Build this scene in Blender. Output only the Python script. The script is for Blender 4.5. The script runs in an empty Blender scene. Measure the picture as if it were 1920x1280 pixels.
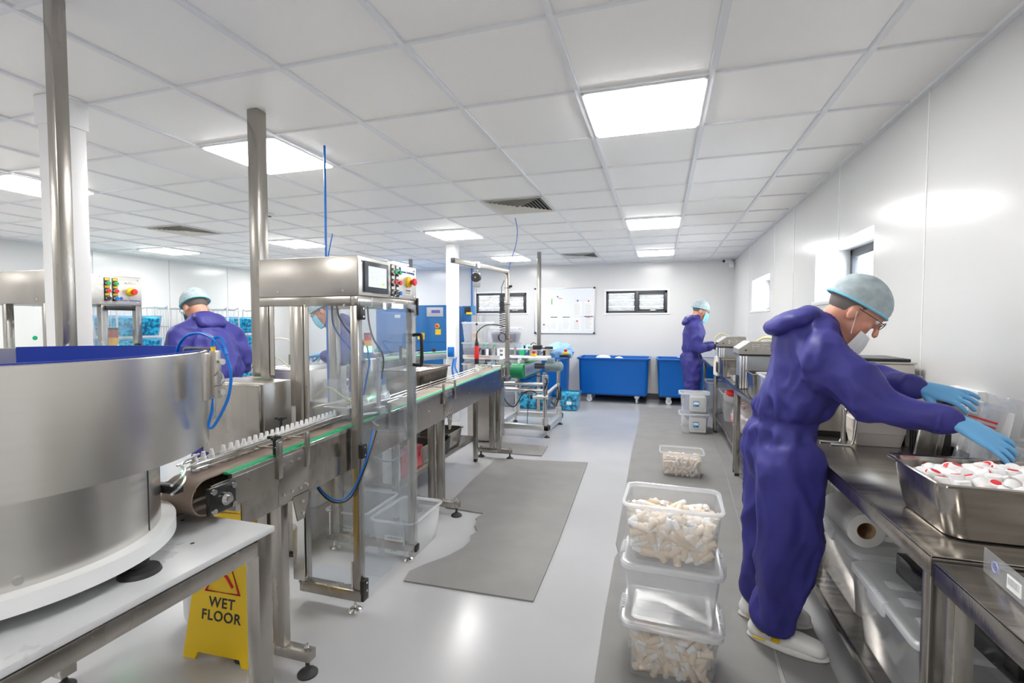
import bpy, bmesh, math, random
from mathutils import Vector, Matrix, Euler, noise
S = bpy.context.scene
COL = S.collection
PI = math.pi
random.seed(7)
EYE = 1.42                      # camera height
CZ = EYE + 1.097                # ceiling height
XR, YB, XL, YF = 1.21, 9.25, -8.3, -2.2   # walls

# ---------------------------------------------------------------- camera, world, exposure
cam_d = bpy.data.cameras.new('camera'); cam = bpy.data.objects.new('camera', cam_d); COL.objects.link(cam)
cam_d.sensor_width = 36; cam_d.lens = 906 / 1920 * 36; cam_d.clip_start = .02; cam_d.clip_end = 100
cam.location = (0, 0, EYE); cam.rotation_euler = (PI/2 - .0401, 0, .299)
S.camera = cam
W = bpy.data.worlds.new('daylight'); S.world = W; W.use_nodes = True
bg = W.node_tree.nodes['Background']; bg.inputs[0].default_value = (.86, .93, 1, 1); bg.inputs[1].default_value = 12
S.view_settings.view_transform = 'Standard'; S.view_settings.look = 'None'
S.view_settings.gamma = 1; S.view_settings.use_curve_mapping = False
S.view_settings.exposure = 1.13
LAMP = 15.0                     # strength of the ceiling panels

# ---------------------------------------------------------------- materials
MATS = {}
def principled(name, col, rough=.5, metal=0, spec=.5, emit=None, es=0, coat=0, trans=0, noise_amt=0, noise_scale=20, bump=0, bump_scale=60, stretch=None, rnoise=0, aniso=0, sharp=0):
    if name in MATS: return MATS[name]
    m = bpy.data.materials.new(name); m.use_nodes = True; nt = m.node_tree; p = nt.nodes['Principled BSDF']
    p.inputs['Base Color'].default_value = (*col, 1); p.inputs['Roughness'].default_value = rough
    p.inputs['Metallic'].default_value = metal; p.inputs['Specular IOR Level'].default_value = spec
    if coat: p.inputs['Coat Weight'].default_value = coat; p.inputs['Coat Roughness'].default_value = .05
    if trans: p.inputs['Transmission Weight'].default_value = trans
    if emit: p.inputs['Emission Color'].default_value = (*emit, 1); p.inputs['Emission Strength'].default_value = es
    if aniso: p.inputs['Anisotropic'].default_value = aniso
    if noise_amt or bump or rnoise:
        tc = nt.nodes.new('ShaderNodeTexCoord'); mp = nt.nodes.new('ShaderNodeMapping')
        nt.links.new(tc.outputs['Object'], mp.inputs[0])
        if stretch: mp.inputs['Scale'].default_value = stretch
    if noise_amt or rnoise:
        n = nt.nodes.new('ShaderNodeTexNoise'); n.inputs['Scale'].default_value = noise_scale; n.inputs['Detail'].default_value = 5
        nt.links.new(mp.outputs[0], n.inputs['Vector'])
        if noise_amt:
            r = nt.nodes.new('ShaderNodeValToRGB')
            r.color_ramp.elements[0].color = (*[max(0, c*(1-noise_amt)) for c in col], 1)
            r.color_ramp.elements[1].color = (*[min(1, c*(1+noise_amt)) for c in col], 1)
            r.color_ramp.elements[0].position = .3+sharp; r.color_ramp.elements[1].position = .7-sharp
            nt.links.new(n.outputs['Fac'], r.inputs[0]); nt.links.new(r.outputs[0], p.inputs['Base Color'])
        if rnoise:
            mr = nt.nodes.new('ShaderNodeMapRange'); mr.inputs[3].default_value = max(0, rough-rnoise); mr.inputs[4].default_value = rough+rnoise
            nt.links.new(n.outputs['Fac'], mr.inputs[0]); nt.links.new(mr.outputs[0], p.inputs['Roughness'])
    if bump:
        b = nt.nodes.new('ShaderNodeBump'); b.inputs['Strength'].default_value = bump; b.inputs['Distance'].default_value = .01
        n2 = nt.nodes.new('ShaderNodeTexNoise'); n2.inputs['Scale'].default_value = bump_scale; n2.inputs['Detail'].default_value = 4
        nt.links.new(mp.outputs[0], n2.inputs['Vector']); nt.links.new(n2.outputs['Fac'], b.inputs['Height']); nt.links.new(b.outputs[0], p.inputs['Normal'])
    MATS[name] = m; return m
def sheer(name, col, clear=.6, gloss=.06, rough=.08, tcol=(1, 1, 1), translucent=.5):
    """clear or milky plastic: see-through + milky body + surface gloss"""
    m = bpy.data.materials.new(name); m.use_nodes = True; nt = m.node_tree; N = nt.nodes; L = nt.links
    N.remove(N['Principled BSDF']); out = N['Material Output']
    t = N.new('ShaderNodeBsdfTransparent'); t.inputs[0].default_value = (*tcol, 1)
    d = N.new('ShaderNodeBsdfDiffuse'); d.inputs[0].default_value = (*col, 1)
    tl = N.new('ShaderNodeBsdfTranslucent'); tl.inputs[0].default_value = (*col, 1)
    dm = N.new('ShaderNodeMixShader'); dm.inputs[0].default_value = translucent; L.new(d.outputs[0], dm.inputs[1]); L.new(tl.outputs[0], dm.inputs[2])
    a = N.new('ShaderNodeMixShader'); a.inputs[0].default_value = clear; L.new(dm.outputs[0], a.inputs[1]); L.new(t.outputs[0], a.inputs[2])
    g = N.new('ShaderNodeBsdfGlossy'); g.inputs[0].default_value = (1, 1, 1, 1); g.inputs['Roughness'].default_value = rough
    f = N.new('ShaderNodeLayerWeight'); f.inputs[0].default_value = .5
    pw = N.new('ShaderNodeMath'); pw.operation = 'POWER'; pw.inputs[1].default_value = 4.5; L.new(f.outputs['Facing'], pw.inputs[0])
    mu = N.new('ShaderNodeMath'); mu.operation = 'MULTIPLY_ADD'; mu.inputs[1].default_value = .75; mu.inputs[2].default_value = gloss*.3
    L.new(pw.outputs[0], mu.inputs[0])
    b = N.new('ShaderNodeMixShader'); L.new(mu.outputs[0], b.inputs[0]); L.new(a.outputs[0], b.inputs[1]); L.new(g.outputs[0], b.inputs[2])
    L.new(b.outputs[0], out.inputs[0]); MATS[name] = m; return m
P = principled
steel = P('brushed steel', (.40, .375, .34), .26, .95, noise_amt=.10, noise_scale=14, stretch=(1, 1, .15), rnoise=.07)
steel_top = P('worktop steel', (.38, .355, .325), .20, .95, noise_amt=.14, noise_scale=22, stretch=(.15, 1.5, 1), rnoise=.10, bump=.03, bump_scale=90)
steel_roll = P('rolled steel', (.66, .64, .61), .27, .92, noise_amt=.025, noise_scale=160, stretch=(.02, .02, 1))
steel_sheet = P('satin steel sheet', (.52, .49, .45), .32, .85, noise_amt=.05, noise_scale=8, rnoise=.05)
bright = P('bright steel', (.72, .71, .70), .16, 1)
mirror = P('polished steel', (.72, .71, .69), .06, 1)
alu = P('aluminium', (.68, .69, .70), .35, .9)
chrome = P('chrome', (.8, .8, .8), .1, 1)
dark = P('black plastic', (.012, .012, .013), .35)
rubber = P('black rubber', (.02, .02, .02), .55)
white_pl = P('white plastic', (.84, .85, .86), .35)
white_pt = P('white paint', (.86, .86, .87), .4)
paper = P('paper', (.85, .85, .83), .8)
blue_tub = P('blue polyethylene', (.002, .115, .46), .3, spec=.35)
blue_line = P('blue lining', (.008, .04, .33), .45)
blue_cmp = P('compressor blue', (.0, .14, .42), .4)
hose_blue = P('blue hose', (.0, .16, .60), .3)
hose_pale = P('pale hose', (.66, .62, .40), .35)
yellow = P('yellow plastic', (.90, .60, .01), .4)
red = P('red plastic', (.75, .02, .025), .35)
darkred = P('red steel', (.62, .03, .045), .35)
green = P('green plastic', (.0, .42, .16), .4)
belt_green = P('green belt', (.0, .22, .08), .5)
belt_brown = P('brown slat chain', (.34, .26, .21), .5, noise_amt=.1, noise_scale=12)
mat_grey = P('grey mat', (.255, .25, .245), .7, noise_amt=.06, noise_scale=5, bump=.25, bump_scale=300)
floor_m = P('floor resin', (.45, .45, .46), .20, spec=.5, noise_amt=.05, noise_scale=1.3, rnoise=.05, bump=.015, bump_scale=6)
wall_m = P('wall panel', (.70, .70, .695), .2, spec=.45, bump=.012, bump_scale=1.5)
ceil_m = P('ceiling tile', (.97, .955, .93), .42, bump=.05, bump_scale=120)
grid_m = P('ceiling grid white', (.84, .85, .87), .45)
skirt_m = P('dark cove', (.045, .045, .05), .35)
frame_grey = P('grey window frame', (.06, .065, .075), .4)
slat_m = P('pale cladding board', (.085, .077, .062), .7, noise_amt=.06, noise_scale=20)
board_white = P('whiteboard', (.80, .83, .88), .12)
vent_m = P('vent enamel', (.78, .75, .68), .5)
vent_dark = P('vent cavity', (.02, .02, .02), .8)
motor_m = P('motor grey', (.20, .26, .28), .35)
cloth = P('navy coverall', (.040, .038, .23), .55, spec=.35, noise_amt=.15, noise_scale=9, bump=.35, bump_scale=14)
glove_m = P('blue nitrile', (.16, .46, .80), .45)
skin = P('skin', (.70, .33, .23), .5, noise_amt=.06, noise_scale=14)
net_m = P('hair net', (.42, .50, .53), .8, noise_amt=.18, noise_scale=30)
net_band = P('hair net band', (.25, .62, .78), .7)
mask_b = P('blue mask', (.25, .62, .80), .7)
mask_w = P('white mask', (.82, .83, .84), .7)
hair_m = P('grey hair', (.16, .14, .13), .8)
shoe_m = P('white shoe', (.82, .82, .80), .4)
amber = P('amber bottle body', (.80, .60, .42), .3, spec=.5)
amber_pale = P('pale bottle body', (.83, .69, .53), .3, spec=.5)
cap_w = P('white cap', (.88, .88, .88), .35)
cap_r = P('red cap disc', (.75, .01, .02), .3)
black_gl = P('gloss black', (.008, .008, .009), .1)
screen_bz = P('panel bezel', (.05, .06, .075), .35)
screen_m = P('touchscreen', (.30, .32, .33), .15, emit=(.75, .8, .82), es=.35)
lit_green = P('lit green', (.1, .8, .3), .4, emit=(.05, 1, .35), es=9)
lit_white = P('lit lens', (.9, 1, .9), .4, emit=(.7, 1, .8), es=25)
amber_lens = P('amber lens', (.85, .35, .02), .3)
red_lens = P('red lens', (.45, .03, .03), .3)
lamp_m = P('lamp diffuser', (.9, .9, .9), .5, emit=(1, .985, .96), es=LAMP)
table_white = P('white table board', (.58, .59, .60), .3, noise_amt=.08, noise_scale=6, rnoise=.1)
card = P('cardboard', (.50, .33, .18), .8)
ink = P('print ink', (.03, .03, .035), .6)
ink_grey = P('faint print', (.55, .57, .60), .7)
ink_blue = P('blue print', (.02, .12, .45), .6)
ink_red = P('red print', (.75, .03, .03), .6)
ink_lblue = P('label blue', (.02, .30, .70), .6)
bag_blue = sheer('blue bag film', (.10, .50, .85), .35, .2, .2)
crate_blue = sheer('blue crate plastic', (.02, .38, .78), .78, .1, .25)
crate_fill = P('blue caps', (.02, .42, .72), .35, noise_amt=.8, noise_scale=26, bump=.8, bump_scale=40, sharp=.13)
plexi = sheer('clear guard sheet', (.8, .85, .9), .93, .12, .02, (.93, .95, .97))
tubm = sheer('clear storage plastic', (.86, .88, .90), .80, .15, .12)
tub_rim = sheer('milky storage plastic', (.90, .92, .94), .50, .15, .15)
acryl = sheer('clear acrylic', (.85, .88, .92), .80, .2, .04)
bag_clear = sheer('clear bag film', (.88, .88, .88), .45, .3, .15)

# ---------------------------------------------------------------- helpers
def link(o, parent=None):
    COL.objects.link(o)
    if parent is not None: o.parent = parent
    return o
def tag(o, label=None, cat=None, group=None, kind=None):
    if label: o['label'] = label
    if cat: o['category'] = cat
    if group: o['group'] = group
    if kind: o['kind'] = kind
    return o
def thing(name, label, cat, loc=(0, 0, 0), rz=0, group=None):
    o = bpy.data.objects.new(name, None); o.empty_display_size = .05; link(o)
    o.location = loc; o.rotation_euler = (0, 0, rz); return tag(o, label, cat, group)
def R(rx=0, ry=0, rz=0): return Euler((rx, ry, rz)).to_matrix().to_4x4()
def T(x, y, z): return Matrix.Translation((x, y, z))
class B:
    """collects shapes; build() links them as one mesh object"""
    def __init__(s, M=None): s.bm = bmesh.new(); s.M = M or Matrix()
    def _fin(s, vs, M, mi=0):
        M = s.M @ (M or Matrix())
        for v in vs: v.co = M @ v.co
    def box(s, a, b, bev=0, M=None):
        r = bmesh.ops.create_cube(s.bm, size=1); vs = r['verts']
        c = [(a[i]+b[i])/2 for i in range(3)]; d = [abs(b[i]-a[i]) for i in range(3)]
        for v in vs: v.co = Vector((c[0]+v.co.x*d[0], c[1]+v.co.y*d[1], c[2]+v.co.z*d[2]))
        if bev:
            bev = min(bev, min(d)*.45); es = list({e for v in vs for e in v.link_edges})
            r2 = bmesh.ops.bevel(s.bm, geom=es, offset=bev, segments=2, affect='EDGES', profile=.5)
            vs = list(set([v for v in vs if v.is_valid] + [v for f in r2['faces'] for v in f.verts]))
        s._fin(vs, M); return s
    def boxc(s, c, d, bev=0, M=None):
        return s.box([c[i]-d[i]/2 for i in range(3)], [c[i]+d[i]/2 for i in range(3)], bev, M)
    def ring(s, pts): return [s.bm.verts.new(s.M @ Vector(p)) for p in pts]
    def bridge(s, r0, r1):
        n = len(r0)
        for i in range(n):
            try: s.bm.faces.new((r0[i], r0[(i+1) % n], r1[(i+1) % n], r1[i]))
            except ValueError: pass
    def loft(s, rings, cap0=True, cap1=True):
        rs = [s.ring(r) for r in rings]
        for i in range(len(rs)-1): s.bridge(rs[i], rs[i+1])
        if cap0: s.bm.faces.new(rs[0][::-1])
        if cap1: s.bm.faces.new(rs[-1])
        return s
    def lathe(s, prof, M=None, n=24, cap=True):
        M = M or Matrix()
        return s.loft([[M @ Vector((r*math.cos(2*PI*i/n), r*math.sin(2*PI*i/n), z)) for i in range(n)] for r, z in prof], cap, cap)
    def cyl(s, p0, p1, r, r1=None, n=16):
        p0 = Vector(p0); p1 = Vector(p1); d = p1-p0; q = d.to_track_quat('Z', 'Y').to_matrix().to_4x4()
        return s.lathe([(r, 0), (r if r1 is None else r1, d.length)], Matrix.Translation(p0) @ q, n)
    def tube(s, pts, r, n=8, smooth=3, closed=False):
        pts = [Vector(p) for p in pts]
        if smooth and len(pts) > 2: pts = catmull(pts, smooth, closed)
        rings = []; up = None
        for i, p in enumerate(pts):
            a = pts[max(i-1, 0)]; b = pts[min(i+1, len(pts)-1)]
            if closed: a = pts[i-1]; b = pts[(i+1) % len(pts)]
            d = (b-a).normalized() if (b-a).length > 1e-9 else Vector((0, 0, 1))
            if up is None: up = Vector((0, 0, 1)) if abs(d.z) < .9 else Vector((1, 0, 0))
            x = (up - d*up.dot(d)).normalized(); up = x; y = d.cross(x)
            rings.append([p + (x*math.cos(2*PI*k/n)+y*math.sin(2*PI*k/n))*r for k in range(n)])
        if closed:
            rs = [s.ring(q) for q in rings]
            for i in range(len(rs)): s.bridge(rs[i], rs[(i+1) % len(rs)])
            return s
        return s.loft(rings)
    def prism(s, poly, z0, z1, M=None):
        M = M or Matrix()
        return s.loft([[M @ Vector((x, y, z0)) for x, y in poly], [M @ Vector((x, y, z1)) for x, y in poly]])
    def ball(s, c, r, sc=(1, 1, 1), n=16, M=None):
        M = M or Matrix(); m = n//2
        prof = [(max(1e-4, math.sin(PI*i/m)), -math.cos(PI*i/m)) for i in range(m+1)]
        return s.loft([[M @ Vector((c[0]+r*sc[0]*a*math.cos(2*PI*k/n), c[1]+r*sc[1]*a*math.sin(2*PI*k/n), c[2]+r*sc[2]*z)) for k in range(n)] for a, z in prof])
    def limb(s, pts, rad, side=(0, 1, 0), n=16, sub=4):
        """tapering rounded limb through pts; rad = (a along side, b across) per point"""
        pts = [Vector(p) for p in pts]; P2 = catmull(pts, sub) if len(pts) > 2 else [pts[0].lerp(pts[1], k/6) for k in range(7)]
        k = len(P2)-1; m = len(pts)-1; rings = []; side = Vector(side)
        for i, p in enumerate(P2):
            t = i/k*m; j = min(int(t), m-1); f = t-j
            ra = rad[j][0]*(1-f)+rad[j+1][0]*f; rb = rad[j][1]*(1-f)+rad[j+1][1]*f
            d = (P2[min(i+1, k)]-P2[max(i-1, 0)]).normalized(); x = (side-d*side.dot(d)).normalized(); y = d.cross(x)
            rings.append((p, d, x, y, ra, rb))
        out = []
        def rg(p, x, y, a, b): return [p + x*a*math.cos(2*PI*q/n) + y*b*math.sin(2*PI*q/n) for q in range(n)]
        p, d, x, y, a, b = rings[0]; e = min(a, b)
        for th in (85, 60, 30): out.append(rg(p - d*e*math.sin(math.radians(th)), x, y, a*math.cos(math.radians(th)), b*math.cos(math.radians(th))))
        for p, d, x, y, a, b in rings: out.append(rg(p, x, y, a, b))
        p, d, x, y, a, b = rings[-1]; e = min(a, b)
        for th in (30, 60, 85): out.append(rg(p + d*e*math.sin(math.radians(th)), x, y, a*math.cos(math.radians(th)), b*math.cos(math.radians(th))))
        return s.loft(out)
    def build(s, name, mat, parent=None, smooth=True, mats=None):
        bmesh.ops.recalc_face_normals(s.bm, faces=s.bm.faces)
        me = bpy.data.meshes.new(name); s.bm.to_mesh(me); s.bm.free()
        if mats:
            for m in mats: me.materials.append(m)
        else: me.materials.append(mat)
        if smooth: me.shade_smooth(); me.set_sharp_from_angle(angle=math.radians(35))
        return link(bpy.data.objects.new(name, me), parent)
def islands(bm):
    seen = set(); out = []
    for v in bm.verts:
        if v in seen: continue
        st = [v]; seen.add(v); isl = []
        while st:
            a = st.pop(); isl.append(a)
            for e in a.link_edges:
                w = e.other_vert(a)
                if w not in seen: seen.add(w); st.append(w)
        out.append(isl)
    return out
def each(b, name, mat, parent=None, label=None, cat=None, group=None, kids=False):
    """links every separate piece the builder holds as an object of its own"""
    res = []
    for isl in islands(b.bm):
        idx = {v: k for k, v in enumerate(isl)}; fs = {f for v in isl for f in v.link_faces}
        n = B(); vs = [n.bm.verts.new(v.co) for v in isl]
        for f in fs: n.bm.faces.new([vs[idx[v]] for v in f.verts])
        o = n.build(name, mat, parent); tag(o, label, cat, group); res.append(o)
    b.bm.free(); return res
def catmull(pts, sub=4, closed=False):
    out = []; n = len(pts); rng = n if closed else n-1
    for i in range(rng):
        p0 = pts[i-1] if (i or closed) else pts[0]*2-pts[1]; p1 = pts[i]; p2 = pts[(i+1) % n]
        p3 = pts[(i+2) % n] if (closed or i+2 < n) else pts[-1]*2-pts[-2]
        for k in range(sub):
            t = k/sub; out.append(.5*((2*p1)+(p2-p0)*t+(2*p0-5*p1+4*p2-p3)*t*t+(3*p1-p0-3*p2+p3)*t**3))
    if not closed: out.append(pts[-1])
    return out
def rrect(w, d, r, z, cx=0, cy=0, n=4):
    r = min(r, w/2-.001, d/2-.001); out = []
    for sx, sy, a0 in ((1, 1, 0), (-1, 1, 90), (-1, -1, 180), (1, -1, 270)):
        for k in range(n+1):
            a = math.radians(a0+90*k/n); out.append((cx+sx*(w/2-r)+r*math.cos(a), cy+sy*(d/2-r)+r*math.sin(a), z))
    return out
def copy_tree(o, parent=None, **kw):
    c = o.copy(); COL.objects.link(c)
    if parent is not None: c.parent = parent
    for ch in list(o.children): copy_tree(ch, c)
    return c
def struct(o): o['kind'] = 'structure'; return o
def text(s, size, mat, M, name='lettering', parent=None, bold=0, spacing=1):
    cu = bpy.data.curves.new(name, 'FONT'); cu.body = s; cu.size = size; cu.extrude = .0006; cu.align_x = 'CENTER'; cu.align_y = 'CENTER'
    cu.offset = bold; cu.space_character = spacing
    o = bpy.data.objects.new(name, cu); me = bpy.data.meshes.new_from_object(o); bpy.data.objects.remove(o); bpy.data.curves.remove(cu)
    me.materials.clear(); me.materials.append(mat)
    for p in me.polygons: p.material_index = 0
    o = bpy.data.objects.new(name, me); link(o, parent); o.matrix_local = M; return o
FACE_X = R(PI/2, 0, PI/2)      # text lying in a plane that faces +X
FACE_NY = R(PI/2, 0, 0)        # text facing -Y

# ================================================================ THE ROOM
struct(B().box((XL-.2, YF-.2, -.1), (XR+.2, YB+.2, 0)).build('floor', floor_m))
struct(B().box((XL-.2, YF-.2, CZ+.012), (XR+.2, YB+.2, CZ+.1)).build('ceiling', ceil_m))
GX, GY, TS = -.396, 1.753, .6
g = B()
i = 0; x = GX + 2*TS
while x > XL:
    g.box((x-.012, YF, CZ), (x+.012, YB, CZ+.014)); g.box((x-.019, YF, CZ+.0105), (x+.019, YB, CZ+.0125)); x -= TS
y = GY + 12*TS
while y > YF:
    g.box((XL, y-.008, CZ+.002), (XR, y+.008, CZ+.014)); y -= TS
struct(g.build('trim_1', grid_m, smooth=False))
g = B(); w_ = .03
g.box((XR-w_, YF, CZ-.004), (XR, YB, CZ+.014)).box((XL, YF, CZ-.004), (XL+w_, YB, CZ+.014)).box((XL, YB-w_, CZ-.004), (XR, YB, CZ+.014))
struct(g.build('trim_2', grid_m, smooth=False))
def wall_with_holes(name, fix, lo, hi, t, axis, holes):
    """axis 'x': wall plane at x=fix running in y; holes (a0,a1,z0,z1)"""
    b = B()
    def bx(a0, a1, z0, z1):
        if a1-a0 < 1e-4 or z1-z0 < 1e-4: return
        if axis == 'x': b.box((fix, a0, z0), (fix+t, a1, z1))
        else: b.box((a0, fix, z0), (a1, fix+t, z1))
    top = CZ+.02; a = lo
    for h in sorted(holes):
        bx(a, h[0], 0, top); bx(h[0], h[1], 0, h[2]); bx(h[0], h[1], h[3], top); a = h[1]
    bx(a, hi, 0, top); return struct(b.build(name, wall_m, smooth=False))
RW = [(3.42, 4.56, 1.585, 2.0), (6.31, 7.46, 1.575, 1.995)]
BW = [(-3.62, -2.55, 1.60, 2.0), (-.995, .105, 1.59, 1.998)]
wall_with_holes('wall_right', XR, YF, YB, .34, 'x', RW)
wall_with_holes('wall_back', YB, XL-.2, XR+.28, .12, 'y', BW)
wall_with_holes('wall_left', XL, YF, YB, -.12, 'x', [])
wall_with_holes('wall_front', YF, XL-.2, XR+.28, -.12, 'y', [])
s_ = B()
for yy in (2.827, 1.62, 4.03, 5.25, 6.1, 7.7): s_.box((XR-.002, yy-.004, .1), (XR+.001, yy+.004, CZ))
struct(s_.build('trim_3', white_pt, smooth=False))
s_ = B()
for yy in (5.2, 6.4, 7.6): s_.box((XL-.001, yy-.006, .1), (XL+.003, yy+.006, CZ))
struct(s_.build('trim_4', P('joint grey', (.5, .5, .52), .5), smooth=False))
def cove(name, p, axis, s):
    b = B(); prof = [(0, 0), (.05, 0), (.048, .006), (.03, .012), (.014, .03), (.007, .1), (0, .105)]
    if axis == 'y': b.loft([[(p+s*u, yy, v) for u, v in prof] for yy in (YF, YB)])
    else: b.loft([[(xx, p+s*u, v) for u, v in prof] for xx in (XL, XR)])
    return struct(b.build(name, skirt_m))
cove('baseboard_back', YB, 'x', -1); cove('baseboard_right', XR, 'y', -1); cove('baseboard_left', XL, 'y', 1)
def window(n, axis, a0, a1, z0, z1, depth, mull=.5, handle=True, cladding=True):
    fx = (lambda u, d, z: (u, YB+d, z)) if axis == 'y' else (lambda u, d, z: (XR+d, u, z))
    def bb(b, u0, u1, d0, d1, zz0, zz1, bev=0): b.box(fx(u0, d0, zz0), fx(u1, d1, zz1), bev); return b
    root = struct(thing('window_%d' % n, None, None))
    f = B(); t = .045; d0, d1 = depth, depth+.05
    for q in ((a0, a1, z0, z0+t), (a0, a1, z1-t, z1), (a0, a0+t, z0, z1), (a1-t, a1, z0, z1)): bb(f, q[0], q[1], d0, d1, q[2], q[3], .004)
    m = a0+(a1-a0)*mull; bb(f, m-.035, m+.035, d0-.004, d1, z0, z1, .004)
    s0, s1 = m+.035, a1-t
    for q in ((s0, s1, z0+t, z0+t+.025), (s0, s1, z1-t-.025, z1-t), (s0, s0+.025, z0+t, z1-t), (s1-.025, s1, z0+t, z1-t)): bb(f, q[0], q[1], d0-.008, d1, q[2], q[3], .003)
    f.build('window_frame', frame_grey, root)
    bb(B(), a0+t, a1-t, d0+.03, d0+.034, z0+t, z1-t).build('pane', acryl, root)
    if handle:
        h = B(); c = (s0+s1)/2; bb(h, c-.02, c+.02, d0-.02, d0-.004, z0+.035, z0+.055, .003); bb(h, c-.02, c+.09, d0-.034, d0-.02, z0+.04, z0+.052, .003)
        h.build('window_handle', bright, root)
    sl = B(); bb(sl, a0-.05, a1+.05, -.012, d0+.01, z0-.03, z0-.002, .004); sl.build('window_sill', white_pt, root)
    if axis == 'x': return root
    tr = B(); e = .035
    for q in ((a0-e, a1+e, z1, z1+e), (a0-e, a0, z0-.03, z1), (a1, a1+e, z0-.03, z1)): bb(tr, q[0], q[1], -.006, 0, q[2], q[3], .002)
    tr.build('window_trim', white_pt, root)
    return root
window(1, 'y', *BW[0], .015, mull=.5); window(2, 'y', *BW[1], .015)
window(3, 'x', *RW[0], .245, mull=.5, handle=False); window(4, 'x', *RW[1], .245, handle=False)
# timber cladding of the neighbouring wall, seen through the back windows
for k, (a0, a1, z0, z1) in enumerate(BW):
    c = B()
    for q in range(9): c.box((a0-.8, YB+.40, 1.10+q*.125), (a1+.8, YB+.42, 1.10+q*.125+.118), .003)
    struct(c.build('trim_%d' % (5+k), slat_m))

# ---- ceiling panels
def light_panel(cx, cy, label):
    t = thing('ceiling_light', label, 'ceiling light', (cx, cy, CZ), group='recessed ceiling light panels')
    f = B(); a = .288; e = .016
    for q in ((-a, -a, a, -a+e), (-a, a-e, a, a), (-a, -a, -a+e, a), (a-e, -a, a, a)): f.box((q[0], q[1], -.004), (q[2], q[3], .010), .002)
    f.build('frame', white_pt, t); B().box((-a+e+.002, -a+e+.002, -.012), (a-e-.002, a-e-.002, .008), .004).build('diffuser', lamp_m, t, smooth=False)
    return t
rows = {-4: 'behind the camera', 1: 'nearest row', 6: 'middle row', 10: 'back row'}
colsn = {0: 'first from the right wall', -4: 'second from the right wall', -8: 'third from the right wall', -12: 'by the left wall'}
first = None
for r_, rn in rows.items():
    for c_, cn in colsn.items():
        lab = 'square white lit ceiling panel %s, %s' % (rn, cn)
        if first is None: first = light_panel(GX+.3+c_*TS, GY+.3+r_*TS, lab)
        else:
            o = copy_tree(first); o.location = (GX+.3+c_*TS, GY+.3+r_*TS, CZ); o['label'] = lab
def vent(c_, r_, label):
    t = thing('ceiling_vent', label, 'air vent', (GX+.3+c_*TS, GY+.3+r_*TS, CZ), group='square louvred ceiling vents')
    B().box((-.28, -.28, .006), (.28, .28, .011)).build('cavity', vent_dark, t, smooth=False)
    f = B(); n = 7
    def sq(a, z): return [(a, a, z), (-a, a, z), (-a, -a, z), (a, -a, z)]
    f.loft([sq(.297, -.002), sq(.265, -.002), sq(.262, .006), sq(.297, .006)], False, False)
    f.build('rim', P('vent rim', (.74, .73, .68), .5), t, smooth=False)
    f = B()
    for k in range(n):
        a = .26-k*.033; f.loft([sq(a-.022, .008), sq(a-.002, -.008), sq(a, -.008), sq(a-.019, .009), sq(a-.022, .008)], False, False)
    f.box((-.014, -.014, -.006), (.014, .014, .009)); f.build('louvre', vent_m, t, smooth=False)
    return t
vent(-2, 4, 'square beige louvred vent above the conveyor in mid ceiling')
vent(-9, 4, 'square beige louvred vent at far left of ceiling')
vent(-2, 10, 'small looking louvred vent near the back wall')
t = thing('smoke_detector', 'small round white detector with dark slots on ceiling left of the steel pole', 'smoke detector', (-3.845, 4.03, CZ))
B().lathe([(.05, 0), (.05, -.012), (.04, -.02), (.036, -.035), (.02, -.04)]).build('housing', white_pt, t)
q = B()
for k in range(5): q.boxc((.039*math.cos(k*.5-2.4), .039*math.sin(k*.5-2.4), -.026), (.014, .014, .009))
each(q, 'slot', dark, t)
t = thing('sprinkler_head', 'tiny sprinkler head on the ceiling behind the blue drop hose', 'sprinkler', (-3.2, 5.2, CZ)); B().lathe([(.03, 0), (.03, -.004), (.008, -.01), (.008, -.03), (.02, -.032)]).build('body', white_pt, t)
t = thing('cctv_camera', 'small white security camera in the back right corner under ceiling', 'camera', (1.15, 9.14, 2.42))
B().box((-.03, .03, -.05), (.05, .1, .06), .01).build('mount', white_pt, t)
q = B(); q.cyl((-.12, -.05, .05), (.0, .02, .05), .028); q.build('camera_body', white_pt, t); B().cyl((-.135, -.059, .05), (-.12, -.05, .05), .024).build('lens', dark, t)

# ---- columns and poles
def column(x, y, w, label, collar=False):
    b = B().box((x-w/2, y-w/2, 0), (x+w/2, y+w/2, CZ+.01), .004)
    o = b.build('column', white_pt); tag(o, label, 'column', None)
    return o
column(-2.87, 1.685, .13, 'white boxed column beside the big steel pole')
column(-2.85, 6.37, .14, 'white column carrying a blue socket in mid room')
B().box((-2.945, 1.61, CZ-.13), (-2.797, 1.758, CZ+.01), .003).build('column_head', white_pt, bpy.data.objects['column'])
def pole(x, y, w, z0, label, z1=CZ+.011, mat=steel):
    o = B().box((x-w/2, y-w/2, z0), (x+w/2, y+w/2, z1), .004).build('steel_pole', mat); return tag(o, label, 'pole')
pole(-1.995, 1.16, .044, .765, 'thick square steel pole rising from the table behind the bowl to the ceiling')
pole(-2.045, 2.075, .065, 1.13, 'square steel pole left of the guard cabinet, ends at ceiling')
pole(-1.86, 7.5, .055, 0, 'slim steel pole standing in front of the whiteboard')
pole(-4.236, 7.67, .05, 0, 'slim steel pole whose top shows behind the guard cabinet')

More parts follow.
